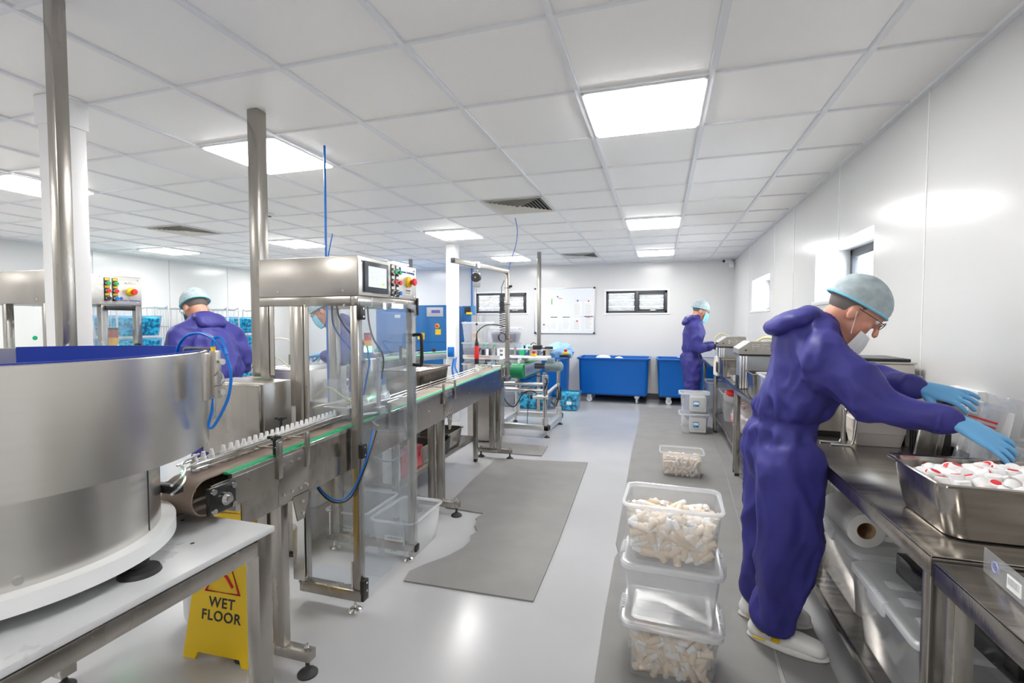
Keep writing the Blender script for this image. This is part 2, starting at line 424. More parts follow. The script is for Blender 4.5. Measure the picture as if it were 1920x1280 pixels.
# ---- whiteboard on back wall
t = thing('whiteboard', 'white magnetic board with pinned sheets on the back wall between the windows', 'whiteboard', (-1.79, YB-.012, 1.64))
B().box((-.58, -.005, -.43), (.58, .012, .43)).build('panel', board_white, t)
f = B()
for q in ((-.59, -.44, .59, -.425), (-.59, .425, .59, .44), (-.59, -.44, -.575, .44), (.575, -.44, .59, .44)): f.box((q[0], -.012, q[1]), (q[2], .012, q[3]), .003)
f.build('frame', alu, t)
for sx in (-1, 1):
    for sz in (-1, 1): B().boxc((sx*.578, -.012, sz*.43), (.035, .022, .035), .005).build('corner_cap', dark, t)
sheets = [(-.41, .02, .17, .30, 'stained'), (-.15, .15, .26, .20, 'colour'), (.26, .04, .17, .28, 'plain'), (.47, .03, .17, .29, 'plain'),
          (-.20, -.24, .16, .27, 'list'), (.04, -.24, .17, .27, 'list'), (.25, -.26, .17, .25, 'plain'), (.47, -.24, .17, .27, 'red'), (-.41, -.27, .16, .26, 'plain')]
names = ['sheet at far left beside the slim pole', 'landscape sheet with coloured header bars', 'sheet under the upper blue magnet', 'sheet under the upper red magnet at right', 'sheet with black header, left of two', 'sheet with black header, right of two', 'blank sheet under lower red magnet', 'sheet with red header at lower right', 'sheet with black magnet at lower left']
for (sx, sz, w, h, kd), nm in zip(sheets, names):
    sh = thing('paper_sheet', 'white printed ' + nm + ' of the whiteboard', 'paper', (-1.79+sx, YB-.019, 1.64+sz), group='sheets pinned on the whiteboard')
    B().box((-w/2, 0, -h/2), (w/2, .001, h/2)).build('page', paper, sh, smooth=False)
    b = B()
    for k in range(int(h/.016)-3): b.box((-w*.42, -.0007, h/2-.045-k*.016), (w*.42*random.uniform(.3, 1), 0, h/2-.049-k*.016))
    b.build('print', ink_grey, sh, smooth=False)
    if kd == 'list': B().box((-w*.42, -.0009, h/2-.026), (w*.42, 0, h/2-.012)).build('header', ink, sh, smooth=False)
    if kd == 'red': B().box((-w*.45, -.0009, h/2-.022), (w*.45, 0, h/2-.012)).build('header', ink_red, sh, smooth=False)
    if kd == 'colour':
        B().box((-w*.45, -.0009, h/2-.022), (-w*.2, 0, h/2-.01)).build('header', yellow, sh, smooth=False)
        B().box((w*.15, -.0009, h/2-.022), (w*.45, 0, h/2-.01)).build('header', ink_red, sh, smooth=False)
        B().box((-w*.4, -.0009, -.03), (-w*.33, 0, h/2-.03)).build('header', green, sh, smooth=False)
for mx, mz, mm, nm in ((-.13, .27, ink_blue, 'blue magnet on top of the coloured sheet'), (.26, .19, ink_blue, 'blue magnet alone in right half'), (.47, .18, ink_red, 'red magnet at upper right'), (.25, -.2, ink_red, 'lower red magnet'), (.47, -.12, ink_blue, 'blue magnet above the red header'), (-.4, -.27, dark, 'black magnet at lower left')):
    o = B().cyl((-1.79+mx, YB-.032, 1.64+mz), (-1.79+mx, YB-.019, 1.64+mz), .014).build('magnet', mm); tag(o, 'round ' + nm + ' of the whiteboard', 'magnet', 'magnets on the whiteboard')

# ---- floor mats
def mat(poly, label, h=.009):
    return tag(B().prism(poly, .0005, h).build('rubber_mat', mat_grey, smooth=False), label, 'floor mat')
L_ = [(-1.33, 2.30)]
tear = [(-1.33, 2.30), (-1.35, 2.40), (-1.30, 2.50), (-1.22, 2.62), (-1.17, 2.75), (-1.16, 2.86), (-1.19, 2.93), (-1.17, 3.00), (-1.22, 3.08), (-1.24, 3.17), (-1.26, 3.20)]
mat([(-.602, 2.32), (-.615, 3.0), (-.69, 4.83), (-1.62, 4.70), (-1.60, 4.0), (-1.56, 3.33)] + [(-1.24, 3.3)] + tear[::-1], 'large worn grey rubber mat with torn left edge beside the conveyor')
mat([(-1.19, 4.93), (-1.22, 5.34), (-1.95, 5.36), (-1.93, 4.90)], 'small dark grey mat behind the far conveyor stand')
mat([(.45, .9), (.455, 1.8), (.49, 2.5), (.60, 5.0), (.62, 6.4), (.62, 8.3), (-.28, 8.28), (-.29, 5.5), (-.26, 3.1), (-.235, 2.98), (-.25, 2.9), (-.245, 2.3), (-.23, 1.7), (-.22, .9)], 'long grey rubber mat running beside the steel benches', .008)
mat([(.66, .9), (.69, 2.5), (.70, 5.0), (.72, 6.9), (.635, 6.9), (.612, 5.0), (.497, 2.5), (.46, .9)], 'narrow grey mat strip under the bench fronts', .006)

# ================================================================ BOWL FEEDER ON ITS TABLE (left foreground)
def foot(b, x, y, z1, r=.035, stem=.008):
    b.lathe([(r, 0), (r, .006), (r*.8, .014), (r*.35, .022), (stem*1.3, .03), (stem, .034), (stem, z1)], T(x, y, 0), 20); return b
t = thing('machine_table', 'steel framed table with worn white top under the big feeder bowl', 'table', (-1.21, 1.27, 0))
tx0, tx1, ty0, ty1 = -1.03, 0, -.95, 0
B().box((tx0, ty0, .73), (tx1, ty1, .75), .004).build('tabletop', table_white, t)
f = B()
for q in ((tx0+.01, -.06, tx1-.01, -.01), (tx0+.01, ty0+.01, tx1-.01, ty0+.06)): f.box((q[0], q[1], .672), (q[2], q[3], .722), .003)
for q in ((tx0+.01, ty0+.01, tx0+.06, -.01), (tx1-.06, ty0+.01, tx1-.01, -.01)): f.box((q[0], q[1], .672), (q[2], q[3], .722), .003)
f.build('frame', steel, t)
for x in (tx0+.035, tx1-.035):
    for y in (ty0+.035, -.035):
        l = B().box((x-.027, y-.027, .05), (x+.027, y+.027, .73), .003).build('leg', steel, t); foot(B(), x, y, .05).build('foot', rubber, l)
q = B()
for (x, y) in ((-.33, -.06), (-.14, -.18), (-.22, -.30)): q.cyl((x, y, .7495), (x, y, .7506), .006)
each(q, 'bolt_hole', ink, t)
BC = Vector((-1.65, .80, 0)); BR = .466; DR = .338
t = thing('bowl_feeder', 'huge brushed steel feeder bowl with blue lining on white base ring', 'feeder bowl', (BC.x, BC.y, .75))
def zl(prof): return [(r, z-.75) for r, z in prof]
B().lathe(zl([(BR, 1.06), (BR, 1.333), (BR-.004, 1.335), (BR-.008, 1.333), (BR-.008, 1.075), (DR-.01, 1.065), (DR-.01, 1.06)]), n=96, cap=False).build('outer_shell', steel_roll, t)
d = B()
d.lathe(zl([(DR, .835), (DR, 1.062), (DR-.01, 1.062), (DR-.01, .835)]), n=96, cap=False); dr = d.build('drum', steel_roll, t)
q = B()
for a in (-100, -68):
    for da in (-5.5, 5.5):
        for_ = math.radians(a+40+da); q.cyl((math.cos(for_)*DR, math.sin(for_)*DR, .105), (math.cos(for_)*(DR+.008), math.sin(for_)*(DR+.008), .105), .009)
each(q, 'screw', bright, t)
q = B()
for a in (-60, -28, 30, 150): a = math.radians(a); q.box((DR-.001, -.0012, .09), (DR+.0012, .0012, .285), M=R(0, 0, a))
q.build('drum_joint', dark, t)
B().lathe(zl([(.375, .795), (.375, .835), (.30, .836), (.30, .795)]), n=96).build('base_ring', white_pl, t)
for a in (20, 110, 200, 290):
    a = math.radians(a); B().lathe([(.05, 0), (.045, .012), (.022, .02), (.022, .046)], T(.345*math.cos(a), .345*math.sin(a), 0)).build('rubber_foot', rubber, t)
def arc_strip(b, r0, r1, z0, z1, a0, a1, n=60):
    rs = []
    for k in range(n+1):
        a = math.radians(a0+(a1-a0)*k/n); c, s_ = math.cos(a), math.sin(a)
        rs.append([(r0*c, r0*s_, z0), (r1*c, r1*s_, z0), (r1*c, r1*s_, z1), (r0*c, r0*s_, z1)])
    return b.loft(rs)
arc_strip(B(), .452, .446, .33, .588, -60, 148).build('blue_lining', blue_line, t)
B().lathe([(.446, .33), (.02, .40)], n=64, cap=False).build('bowl_floor', blue_line, t)
# track outlet under the bowl towards the conveyor
for dz_, r_ in ((.19, .40), (.215, .40)): B().tube([(r_*math.cos(a), r_*math.sin(a), dz_) for a in (.5, .7, .9, 1.1)]+[(.13, .46, dz_)], .004, smooth=3).build('outlet_rail', bright, t)
q = B(); q.box((.16, .27, .150), (.26, .30, .175), .004); q.build('outlet_clamp', dark, t)
# flange box on the right of the bowl
q = B(); q.box((-.006, -.022, .455), (.006, .012, .585), .003, T(.452, .225, 0) @ R(0, 0, .45)).build('flange', steel_sheet, t)
q = B()
q.box((-.004, -.004, .455), (.016, .026, .590), .003, T(.452, .238, 0) @ R(0, 0, .45)); q.build('junction_box', steel_sheet, t)
q = B()
for z in (.475, .56): q.cyl((.462, .255, z), (.486, .243, z), .005).cyl((.484, .244, z), (.490, .241, z), .008)
each(q, 'bolt', bright, t)
B().tube([(.30, .28, .54), (.30, .28, .585), (.315, .28, .592), (.44, .26, .594)], .004, smooth=4).build('wire_bracket', steel, t)
B().tube([(.458, .24, .40), (.458, .24, .474), (.459, .24, .489), (.490, .24, .501), (.490, .24, .520), (.479, .24, .532), (.466, .24, .524), (.456, .24, .518)], .0028, smooth=5).build('wire_hook', bright, t)
B().cyl((.446, .25, .590), (.446, .25, .601), .006).build('yellow_fitting', yellow, t)
def hose(pts, r, m, label, sm=6, name='air_hose', cat='hose'):
    return tag(B().tube(pts, r, smooth=sm, n=10).build(name, m), label, cat)
bx = BC
hose([(-1.375, 1.08, 1.30), (-1.348, 1.06, 1.345), (-1.301, 1.05, 1.38), (-1.245, 1.05, 1.388), (-1.193, 1.05, 1.366), (-1.156, 1.05, 1.321), (-1.142, 1.05, 1.27), (-1.154, 1.05, 1.209), (-1.186, 1.05, 1.155), (-1.208, 1.045, 1.123), (-1.216, 1.04, 1.131), (-1.203, 1.04, 1.169), (-1.193, 1.04, 1.215)], .0042, hose_blue, 'long looping blue air hose beside the feeder bowl')
hose([(-1.205, 1.05, 1.350), (-1.206, 1.05, 1.366), (-1.200, 1.055, 1.377), (-1.187, 1.06, 1.375), (-1.168, 1.055, 1.356), (-1.156, 1.05, 1.330)], .0042, hose_blue, 'short blue air hose from the yellow fitting on the bowl')

# ================================================================ WET FLOOR SIGN
t = thing('wet_floor_sign', 'yellow folding wet floor sign standing under the conveyor end', 'warning sign', (-1.752, 1.60, 0), .05)
for sgn, nm in ((-1, 'front_panel'), (1, 'back_panel')):
    M = T(0, sgn*.006, .655) @ R(.12 if sgn > 0 else -.12, 0, 0)
    h = .665; b = B()
    bl = lambda x, z: M @ Vector((x, 0, z))
    outer = [(-.18, -h), (-.12, -h), (-.105, -h+.035), (.105, -h+.035), (.12, -h), (.18, -h), (.125, -.03), (.11, 0), (.06, 0), (.055, -.055), (-.055, -.055), (-.06, 0), (-.11, 0), (-.125, -.03)]
    th = .007
    b.loft([[M @ Vector((x, -th, z)) for x, z in outer], [M @ Vector((x, th, z)) for x, z in outer]])
    pn = b.build(nm, yellow, t, smooth=False)
    fl = -1 if sgn < 0 else 1
    TM = M @ T(0, fl*(th+.0006), 0) @ (R(PI/2, 0, 0) if fl < 0 else R(PI/2, 0, PI))
    for s_, z, sz in (('CAUTION', -.13, .05), ('WET', -.42, .058), ('FLOOR', -.475, .058)):
        text(s_, sz, ink, TM @ T(0, z, 0), 'lettering', pn, .001, 1.12)
    tr = B(); tr.tube([TM @ Vector(p) for p in ((-.085, -.375, 0), (.085, -.375, 0), (.0, -.19, 0))], .006, n=6, smooth=0, closed=True); tr.tube([TM @ Vector(p) for p in ((-.05, -.33, 0), (0, -.30, 0), (.05, -.35, 0))], .006, n=6); tr.build('warning_triangle', ink_red, pn)
B().box((-.125, -.018, .635), (-.055, .018, .665), .006).build('handle', yellow, t)
o = B().lathe([(.07, 0), (.085, .05), (.09, .24), (.085, .245), (.08, .06), (.066, .01)], T(-2.06, 1.72, 0), 28).build('white_bucket', white_pl); tag(o, 'white round bucket on the floor left of the yellow sign', 'bucket')

# ================================================================ THE LONG CONVEYOR
CY0, CY1 = 1.20, 4.86
def cx_(y): return -1.505 + (y-1.5)*(-.043)           # centre line
def cz_(y): return .905 + (y-1.5)*.0145               # belt height
CA = math.atan2(-.043, 1)
conv = thing('conveyor', 'long narrow steel bottle conveyor with brown chain and green edge strip', 'conveyor', (cx_(1.5), 1.5, 0))
def cp(dx, y, dz): return (cx_(y)+dx-cx_(1.5), y-1.5, cz_(y)+dz)
def crib(b, dx0, dx1, z0, z1, y0=CY0, y1=CY1, n=2):
    rs = []
    for k in range(n):
        y = y0+(y1-y0)*k/(n-1); rs.append([cp(dx0, y, z0), cp(dx1, y, z0), cp(dx1, y, z1), cp(dx0, y, z1)])
    return b.loft(rs)
W2 = .095
b = B(); crib(b, W2-.004, W2, -.205, -.014, 1.32, CY1-.12); b.build('side_plate', steel_top, conv)
b = B(); crib(b, -W2, -W2+.004, -.205, -.014, 1.32, CY1-.12); b.build('side_plate', steel_top, conv)
b = B(); crib(b, W2-.004, W2+.004, -.115, -.016, CY0+.0, 1.50); b.build('end_plate', steel, conv)
b = B(); crib(b, -W2-.004, -W2+.004, -.16, -.016, CY0-.02, 1.46); b.build('end_plate', steel, conv)
# slat chain loop round the near pulley
b = B(); r0 = .058; rs = []
def prof_chain(y, dz, ny, nz, th=.005):
    return [cp(-.075, y, dz), cp(.055, y, dz), cp(.055, y+ny*th, dz+nz*th), cp(-.075, y+ny*th, dz+nz*th)]
pts = [(CY1-.06, -.004, 0, 1)]
pts += [(CY0+.02, -.004, 0, 1)]
for k in range(1, 12):
    a = PI/2+PI*k/12; pts.append((CY0+.02+r0*math.cos(a), -.004-r0+r0*math.sin(a), math.cos(a), math.sin(a)))
pts += [(CY0+.02, -.004-2*r0, 0, -1), (CY1-.06, -.004-2*r0-.03, 0, -1)]
b.loft([prof_chain(*q) for q in pts]); b.build('slat_chain', belt_brown, conv)
b = B(); crib(b, .058, .082, -.006, .002, 1.28, CY1); b.build('green_wear_strip', green, conv)
b = B(); crib(b, .082, .097, -.016, -.002, 1.28, CY1); b.build('edge_rail', bright, conv)
q = B(); y = 1.225; yy, zz = cp(0, y, 0)[1], cp(0, y, -.062)[2]; xx = cp(W2+.004, y, 0)[0]
q.box((xx, yy-.052, zz-.045), (xx+.018, yy+.052, zz+.045), .006).build('bearing_block', dark, conv)
q = B(); q.cyl((xx, yy, zz), (xx+.035, yy, zz), .021).cyl((xx+.02, yy, zz), (xx+.048, yy, zz), .012)
for dy in (-.038, .038):
    for dz in (-.032, .032): q.cyl((xx+.015, yy+dy, zz+dz), (xx+.026, yy+dy, zz+dz), .0095, n=12)
each(q, 'bearing_bolt', bright, conv)
# guide rails: near double rail left and right of the bottles
for dx, z in ((-.012, .018), (-.012, .034), (-.078, .03)):
    b = B(); b.tube([cp(dx, yv, z) for yv in (1.22, 2.2, 3.3, 4.3, CY1+.05)], .0035, smooth=0, n=8); b.build('guide_rail', bright, conv)
b = B(); crib(b, -.020, -.015, .012, .04, 1.3, 2.45); b.build('guide_strip', steel_sheet, conv)
for yv in (1.50, 1.66, 2.35, 3.12, 3.34, 4.62):
    b = B(); b.box((0, -.012, -.09), (.012, .012, .055), .003, T(*cp(W2+.003, yv, 0))); b.tube([cp(W2+.01, yv, .03), cp(.03, yv, .03), cp(-.005, yv, .026)], .004, smooth=0); b.build('rail_bracket', steel, conv); b = B(); b.tube([cp(-W2, yv, -.05), cp(-W2-.005, yv, .03), cp(-.08, yv, .03)], .004, smooth=0)
    b.build('rail_bracket', steel, conv)
for yv, dx, z in ((1.50, .08, .06), (1.74, -.10, .075)):
    b = B(); b.cyl(cp(dx, yv, -.02), cp(dx, yv, z), .006); M = T(*cp(dx, yv, z)); b.lathe([(.012, 0), (.014, .006), (.012, .012)], M)
    for k in range(4): b.boxc((.015, 0, .010), (.022, .013, .012), .004, M @ R(0, 0, k*PI/2+.4))
    b.build('star_knob', dark, conv)
b = B(); b.box((0, -.10, -.2), (.014, .10, -.01), 0, T(*cp(W2-.01, 1.62, 0))) ; b.build('bearing_arm', steel_top, conv)
# splice plates with bolts
for yv, w in ((1.60, .14), (3.23, .12)):
    b = B(); b.box((0, -w/2-.03, -.195), (.005, w/2, -.012), .002, T(*cp(W2+.001, yv, 0)))
    x0, y0, z0 = cp(W2+.001, yv, 0)
    b.loft([[(x0, y0-w*.2, z0-.19), (x0, y0+w*.5, z0-.19), (x0, y0+w*.28, z0-.30), (x0, y0-.0, z0-.30)], [(x0+.005, y0-w*.2, z0-.19), (x0+.005, y0+w*.5, z0-.19), (x0+.005, y0+w*.28, z0-.30), (x0+.005, y0-.0, z0-.30)]])
    b.build('splice_plate', steel, conv)
    b = B()
    for dy in (-.075, -.03, .015, .055):
        for dz in (-.045, -.165): b.cyl((x0+.004, y0+dy*w/.14, z0+dz), (x0+.010, y0+dy*w/.14, z0+dz), .0065, n=10)
    for dz in (-.225, -.275): b.cyl((x0+.004, y0+w*.2, z0+dz), (x0+.010, y0+w*.2, z0+dz), .0065, n=10)
    each(b, 'bolt', bright, conv)
b = B()
for yv in (2.05, 2.9, 3.7, 4.1, 4.4): b.cyl(cp(W2, yv, -.1), cp(W2+.005, yv, -.1), .005, n=10)
each(b, 'bolt', bright, conv)
for yv in (1.57, 3.22, 4.74):
    st = B(); x0, y0, z0 = cp(0, yv, -.2)
    for dx in (-.05, .022): st.box((x0+dx-.012, y0-.02, .10), (x0+dx+.040, y0+.02, z0+.19), .003)
    so = st.build('stand', steel, conv)
    B().box((x0-.185, y0-.022, .062), (x0+.185, y0+.022, .104), .003).build('foot_bar', steel, so)
    for sx in (-.16, .16):
        foot(B(), x0+sx, y0, .062, .04).build('levelling_foot', rubber, so); q = B(); q.cyl((x0+sx, y0, .104), (x0+sx, y0, .125), .006); q.cyl((x0+sx, y0, .104), (x0+sx, y0, .113), .012, n=6); q.build('foot_bolt', bright, so)
    if yv > 4: 
        b = B(); b.loft([[(x0+.055+e, y0-.08, z0+.17), (x0+.055+e, y0+.08, z0+.17), (x0+.055+e, y0+.03, z0-.07), (x0+.055+e, y0-.02, z0-.07)] for e in (0, .006)]); b.build('gusset', steel, so)
# bottles riding on the belt
def nozzle_bottle():
    t = thing('white_bottle', 'small white nozzle bottle standing in the row on the conveyor', 'bottle', group='white bottles in a row on the conveyor')
    B().lathe([(.0125, 0), (.0135, .002), (.0135, .030), (.011, .034)], n=16).build('body', P('natural bottle', (.78, .80, .80), .3), t)
    B().lathe([(.0105, .033), (.0105, .040), (.0085, .041), (.0065, .058), (.0055, .060)], n=16).build('nozzle', cap_w, t); return t
nb = nozzle_bottle(); y = 1.26; k = 0
while y < 2.62:
    o = nb if k == 0 else copy_tree(nb)
    o.location = (cx_(y)-.046+random.uniform(-.002, .002), y, cz_(y)+.0015); k += 1
    y += .034 if y < 1.4 else .0305
    if .0 < y-1.36 < .02: y += .02
# ================================================================ GUARD CABINETS
def push_button(t, M, col, plate=True, lab=paper):
    b = B(M); b.box((-.017, -.026, 0), (.017, .030, .003), .001); pl = b.build('button_plate', dark, t)
    B(M).box((-.013, .012, .003), (.013, .027, .0045)).build('legend', lab, pl, smooth=False)
    B(M).cyl((0, -.008, .003), (0, -.008, .020), .0135).build('bezel_ring', chrome, pl)
    B(M).cyl((0, -.008, .018), (0, -.008, .026), .0120).build('button_cap', col, pl)
def estop(t, M):
    e = B(M).lathe([(.030, 0), (.030, .010), (.026, .014), (.014, .018)], n=24).build('emergency_stop', yellow, t)
    B(M).lathe([(.012, .016), (.012, .030), (.019, .034), (.021, .040), (.018, .046), (.002, .048)], n=20).build('mushroom_button', red, e)
def guard_cabinet(name, label, x0, x1, y0, y1, zb, zt, main=True):
    t = thing(name, label, 'machine', (x1, y0, 0)); w = x1-x0; d = y1-y0
    B().box((-w, 0, zb), (0, d, zt), .004).build('control_head', steel_sheet, t)
    q = B()
    q.box((0, .004, zb+.004), (.003, d-.004, zt-.004), .001); q.build('control_panel', P('light steel', (.70, .68, .64), .35, .7), t)
    q = B()
    for yy in (.03, d-.03):
        for zz in (zb+.022, zt-.022): q.cyl((.003, yy, zz), (.006, yy, zz), .005, n=10)
    for zz in (zb+.012, zt-.012): q.cyl((.003, d*.52, zz), (.006, d*.52, zz), .004, n=10)
    for xx in (-.08, -w+.12): q.cyl((xx, 0, zb+.025), (xx, -.004, zb+.025), .005, n=10)
    each(q, 'screw', bright, t)
    FX = R(0, PI/2, 0) @ R(0, 0, PI/2)       # local x->world y, local y->world z, local z->world x
    def on(yy, zz): return T(.003, yy, zz) @ R(PI/2, 0, PI/2)
    return t, on, w, d
gx0, gx1, gy0, gy1 = -1.955, -1.372, 1.975, 2.545
t, on, w, d = guard_cabinet('guard_cabinet', 'tall clear guard cabinet with touchscreen control head straddling the conveyor', gx0, gx1, gy0, gy1, 1.545, 1.735)
GC = t
mid = 1.64
q = B(on(.145, mid)); q.box((-.105, -.075, 0), (.105, .075, .012), .003); tb = q.build('touchscreen', screen_bz, t)
B(on(.145, mid)).box((-.078, -.048, .012), (.082, .052, .0130), 0).build('screen', screen_m, tb, smooth=False)
q = B(on(.145, mid))
for sx in (-.05, .0, .045):
    for sz in (-.03, .0, .03): q.box((sx-.016, sz-.008, .0131), (sx+.016, sz+.008, .0134))
q.build('screen_tiles', P('screen tile', (.45, .48, .48), .4, emit=(.7, .75, .75), es=.25), tb, smooth=False)
B(on(.145, mid)).box((.038, -.036, .0135), (.065, -.024, .0138)).build('screen_key', P('screen key', (.3, .7, .1), .4, emit=(.4, .9, .1), es=.4), tb, smooth=False)
cols = [(green, green), (red, red), (dark, hose_blue)]
for r_, (c1, c2) in enumerate(cols):
    push_button(t, on(.305, 1.695-r_*.056), c1); push_button(t, on(.352, 1.695-r_*.056), c2)
estop(t, on(.475, 1.645))
B(on(.472, 1.590)).box((-.032, -.016, 0), (.032, .016, .001)).build('label_plate', paper, t, smooth=False)
q = B(on(.472, 1.590))
for k in range(7):
    q.box((-.028+k*.008, .001, .001), (-.022+k*.008, .011, .0014)); 
for k in range(6): q.box((-.028+k*.009, -.012, .001), (-.023+k*.009, -.003, .0014))
q.build('label_print', ink, t, smooth=False)
text('Chromex Technology', .019, ink_blue, on(.46, 1.698) @ T(0, 0, .001), 'maker_lettering', t)
B(on(.385, 1.712)).lathe([(.010, 0), (.010, .001)], n=20).build('maker_emblem', ink_blue, t)
def post(x, y, z0, z1, w1=.04, nm='post', m=steel):
    z1 = min(z1, 1.499)
    return B().box((x, y, z0), (x+w1, y+.04, z1), .003).build(nm, m, GC)
W_ = gx1-gx0; D_ = gy1-gy0
fpost = post(-.045, 0.001, .06, 1.545)
bpost = post(-.045, D_-.04, .06, 1.545)
post(-W_, D_-.04, .06, 1.545, .06); post(-W_, 0, 1.135, 1.545, .055); post(-.37, 0, .10, 1.545, .052)
# back-left heavy column and guard frame angles
for x_, y_ in ((-.31, .005), (-W_+.06, .006), (-.105, .006)): pass
q = B(); q.box((-.315, .004, .90), (-.29, .010, 1.53), .001); q.box((-W_+.058, .004, 1.15), (-W_+.085, .010, 1.53), .001); q.box((-.40, .004, 1.0), (-.372, .010, 1.53), .001); q.build('angle_strip', steel_sheet, GC)
q = B()
for zz in (1.50, 1.10):
    for xx in (-.302, -.075): q.cyl((xx, .004, zz), (xx, -.004, zz), .006, n=10)
each(q, 'screw', bright, GC)
for a, b_, nm in (((-.36, -.005, .062), (.0, .045, .115), 'bottom_rail'), ((-W_-.03, D_-.045, .062), (.0, D_, .108), 'bottom_rail'), ((-W_, D_-.04, 1.499), (-.0405, D_, 1.5445), 'top_rail'), ((-W_, .001, 1.499), (-.0405, .04, 1.5445), 'top_rail'), ((-.04, .001, 1.4995), (0, D_, 1.5445), 'top_rail')):
    rl = B().box(a, b_, .003).build(nm, steel, GC)
    if nm == 'bottom_rail': B().box((b_[0], a[1]+.002, a[2]+.002), (b_[0]+.012, b_[1]-.002, b_[2]-.002), .003).build('end_cap', dark, rl)
for x_, y_ in ((-.03, .02), (-.035, D_-.02), (-W_+.03, D_-.02)):
    foot(B(), x_-.02, y_, .07, .034, .007).build('levelling_foot', chrome, GC)
    B().cyl((x_-.03, y_-.005 if y_ < .1 else y_-.03, .10), (x_-.03, y_-.005 if y_ < .1 else y_-.03, .245), .0065).build('threaded_rod', bright, GC)
B().box((-.31, .012, .90), (-.045, .016, 1.52)).build('front_sheet', plexi, GC, smooth=False)
B().box((-.31, .012, .12), (-.048, .016, .72)).build('lower_front_sheet', plexi, GC, smooth=False)
B().box((-W_+.06, D_-.012, .12), (-.045, D_-.008, 1.52)).build('back_sheet', plexi, GC, smooth=False)
B().box((-.385, -.016, .125), (-.318, -.012, .72)).build('polished_panel', mirror, GC, smooth=False)
door = B().box((.002, .012, .10), (.007, D_-.01, 1.52), .001).build('door', plexi, GC, smooth=False)
q = B().tube([(.008, D_-.055, 1.345), (.05, D_-.055, 1.348), (.062, D_-.055, 1.33), (.062, D_-.055, 1.19), (.05, D_-.055, 1.172), (.008, D_-.055, 1.175)], .010, smooth=3, n=12).build('door_handle', dark, door)
for zz in (1.465, .80, .135):
    h = B().box((-.006, -.006, zz-.034), (.018, .036, zz+.034), .004).build('hinge', dark, GC)
    q = B()
    for dz in (-.019, .019): q.cyl((.018, .016, zz+dz), (.021, .016, zz+dz), .0055, n=10)
    each(q, 'hinge_screw', bright, h)
B().box((-.02, D_+.002, 1.46), (.008, D_+.018, 1.56), .003).build('door_catch', dark, GC)
B().box((.004, D_-.10, 1.475), (.02, D_-.06, 1.495), .003).build('door_magnet', dark, GC)
# inside: filling arm, rod, clear shields
q = B(); q.box((-.32, .10, .93), (-.10, .125, .985), .003); q.box((-.13, .10, .93), (-.105, .42, .985), .003); q.box((-.34, .10, .93), (-.315, .42, .985), .003); q.build('inner_frame', steel_sheet, GC)
q = B(); q.box((-.33, .16, .88), (-.19, .163, 1.12)); q.build('inner_shield', acryl, GC, smooth=False)
q = B(); q.cyl((-.085, .30, .95), (-.085, .30, 1.23), .012).cyl((-.085, .30, 1.06), (-.085, .30, 1.10), .017).cyl((-.085, .30, .93), (-.12, .10, .945), .009).cyl((-.085, .30, .99), (-.02, .44, 1.0), .006); q.box((-.11, .28, .925), (-.06, .33, .965), .004); q.build('adjusting_rod', alu, GC)
q = B(); q.box((-.14, .2, .83), (-.06, .24, .90), .006).cyl((-.08, .22, .90), (.0, .16, .885), .008).cyl((-.03, .17, .89), (-.02, .18, .80), .006); q.build('gate_clamp', steel, GC)
for k, (pts, m_) in enumerate([([(-.33, .08, 1.03), (-.25, .10, 1.085), (-.16, .10, 1.04), (-.10, .10, 1.015)], hose_pale), ([(-.33, .08, .98), (-.24, .10, 1.0), (-.16, .10, 1.01), (-.10, .10, 1.012)], hose_pale)]):
    B().tube(pts, .0055, smooth=6).build('filling_hose', m_, GC)
q = B(); q.cyl((-.10, .10, 1.013), (-.085, .10, 1.013), .009); q.build('red_fitting', red, GC)
for pts, r_, m_ in [([(-.275, .2, 1.53), (-.25, .2, 1.44), (-.17, .18, 1.36), (-.08, .16, 1.31)], .005, dark), ([(-.30, .2, 1.52), (-.29, .2, 1.40), (-.20, .19, 1.30), (-.09, .18, 1.21)], .005, hose_blue), ([(-.15, .3, 1.53), (-.14, .3, 1.42), (-.10, .28, 1.33), (-.03, .26, 1.24), (-.04, .26, 1.12)], .005, dark),
                    ([(-.02, .1, 1.30), (-.035, .14, 1.22), (-.05, .14, 1.14), (-.07, .14, 1.05)], .005, hose_blue)]:
    B().tube(pts, r_, smooth=6).build('inner_cable', m_, GC)
hose([(-1.60, 1.93, .70), (-1.57, 1.93, .62), (-1.49, 1.94, .565), (-1.41, 1.95, .60), (-1.36, 2.0, .74), (-1.352, 2.06, .89)], .0045, hose_blue, 'drooping blue tube under the conveyor at the guard cabinet')
hose([(-1.61, 1.925, .70), (-1.57, 1.925, .61), (-1.49, 1.935, .555), (-1.40, 1.945, .59), (-1.355, 2.0, .73), (-1.345, 2.08, .88)], .004, dark, 'drooping black cable under the conveyor at the guard cabinet', name='cable', cat='cable')
hose([(-1.70, 2.52, .62), (-1.60, 2.60, .56), (-1.48, 2.62, .64), (-1.42, 2.60, .80), (-1.40, 2.58, .92)], .005, P('grey cable', (.35, .38, .44), .4), 'grey cable curving down behind the guard cabinet', name='cable', cat='cable')
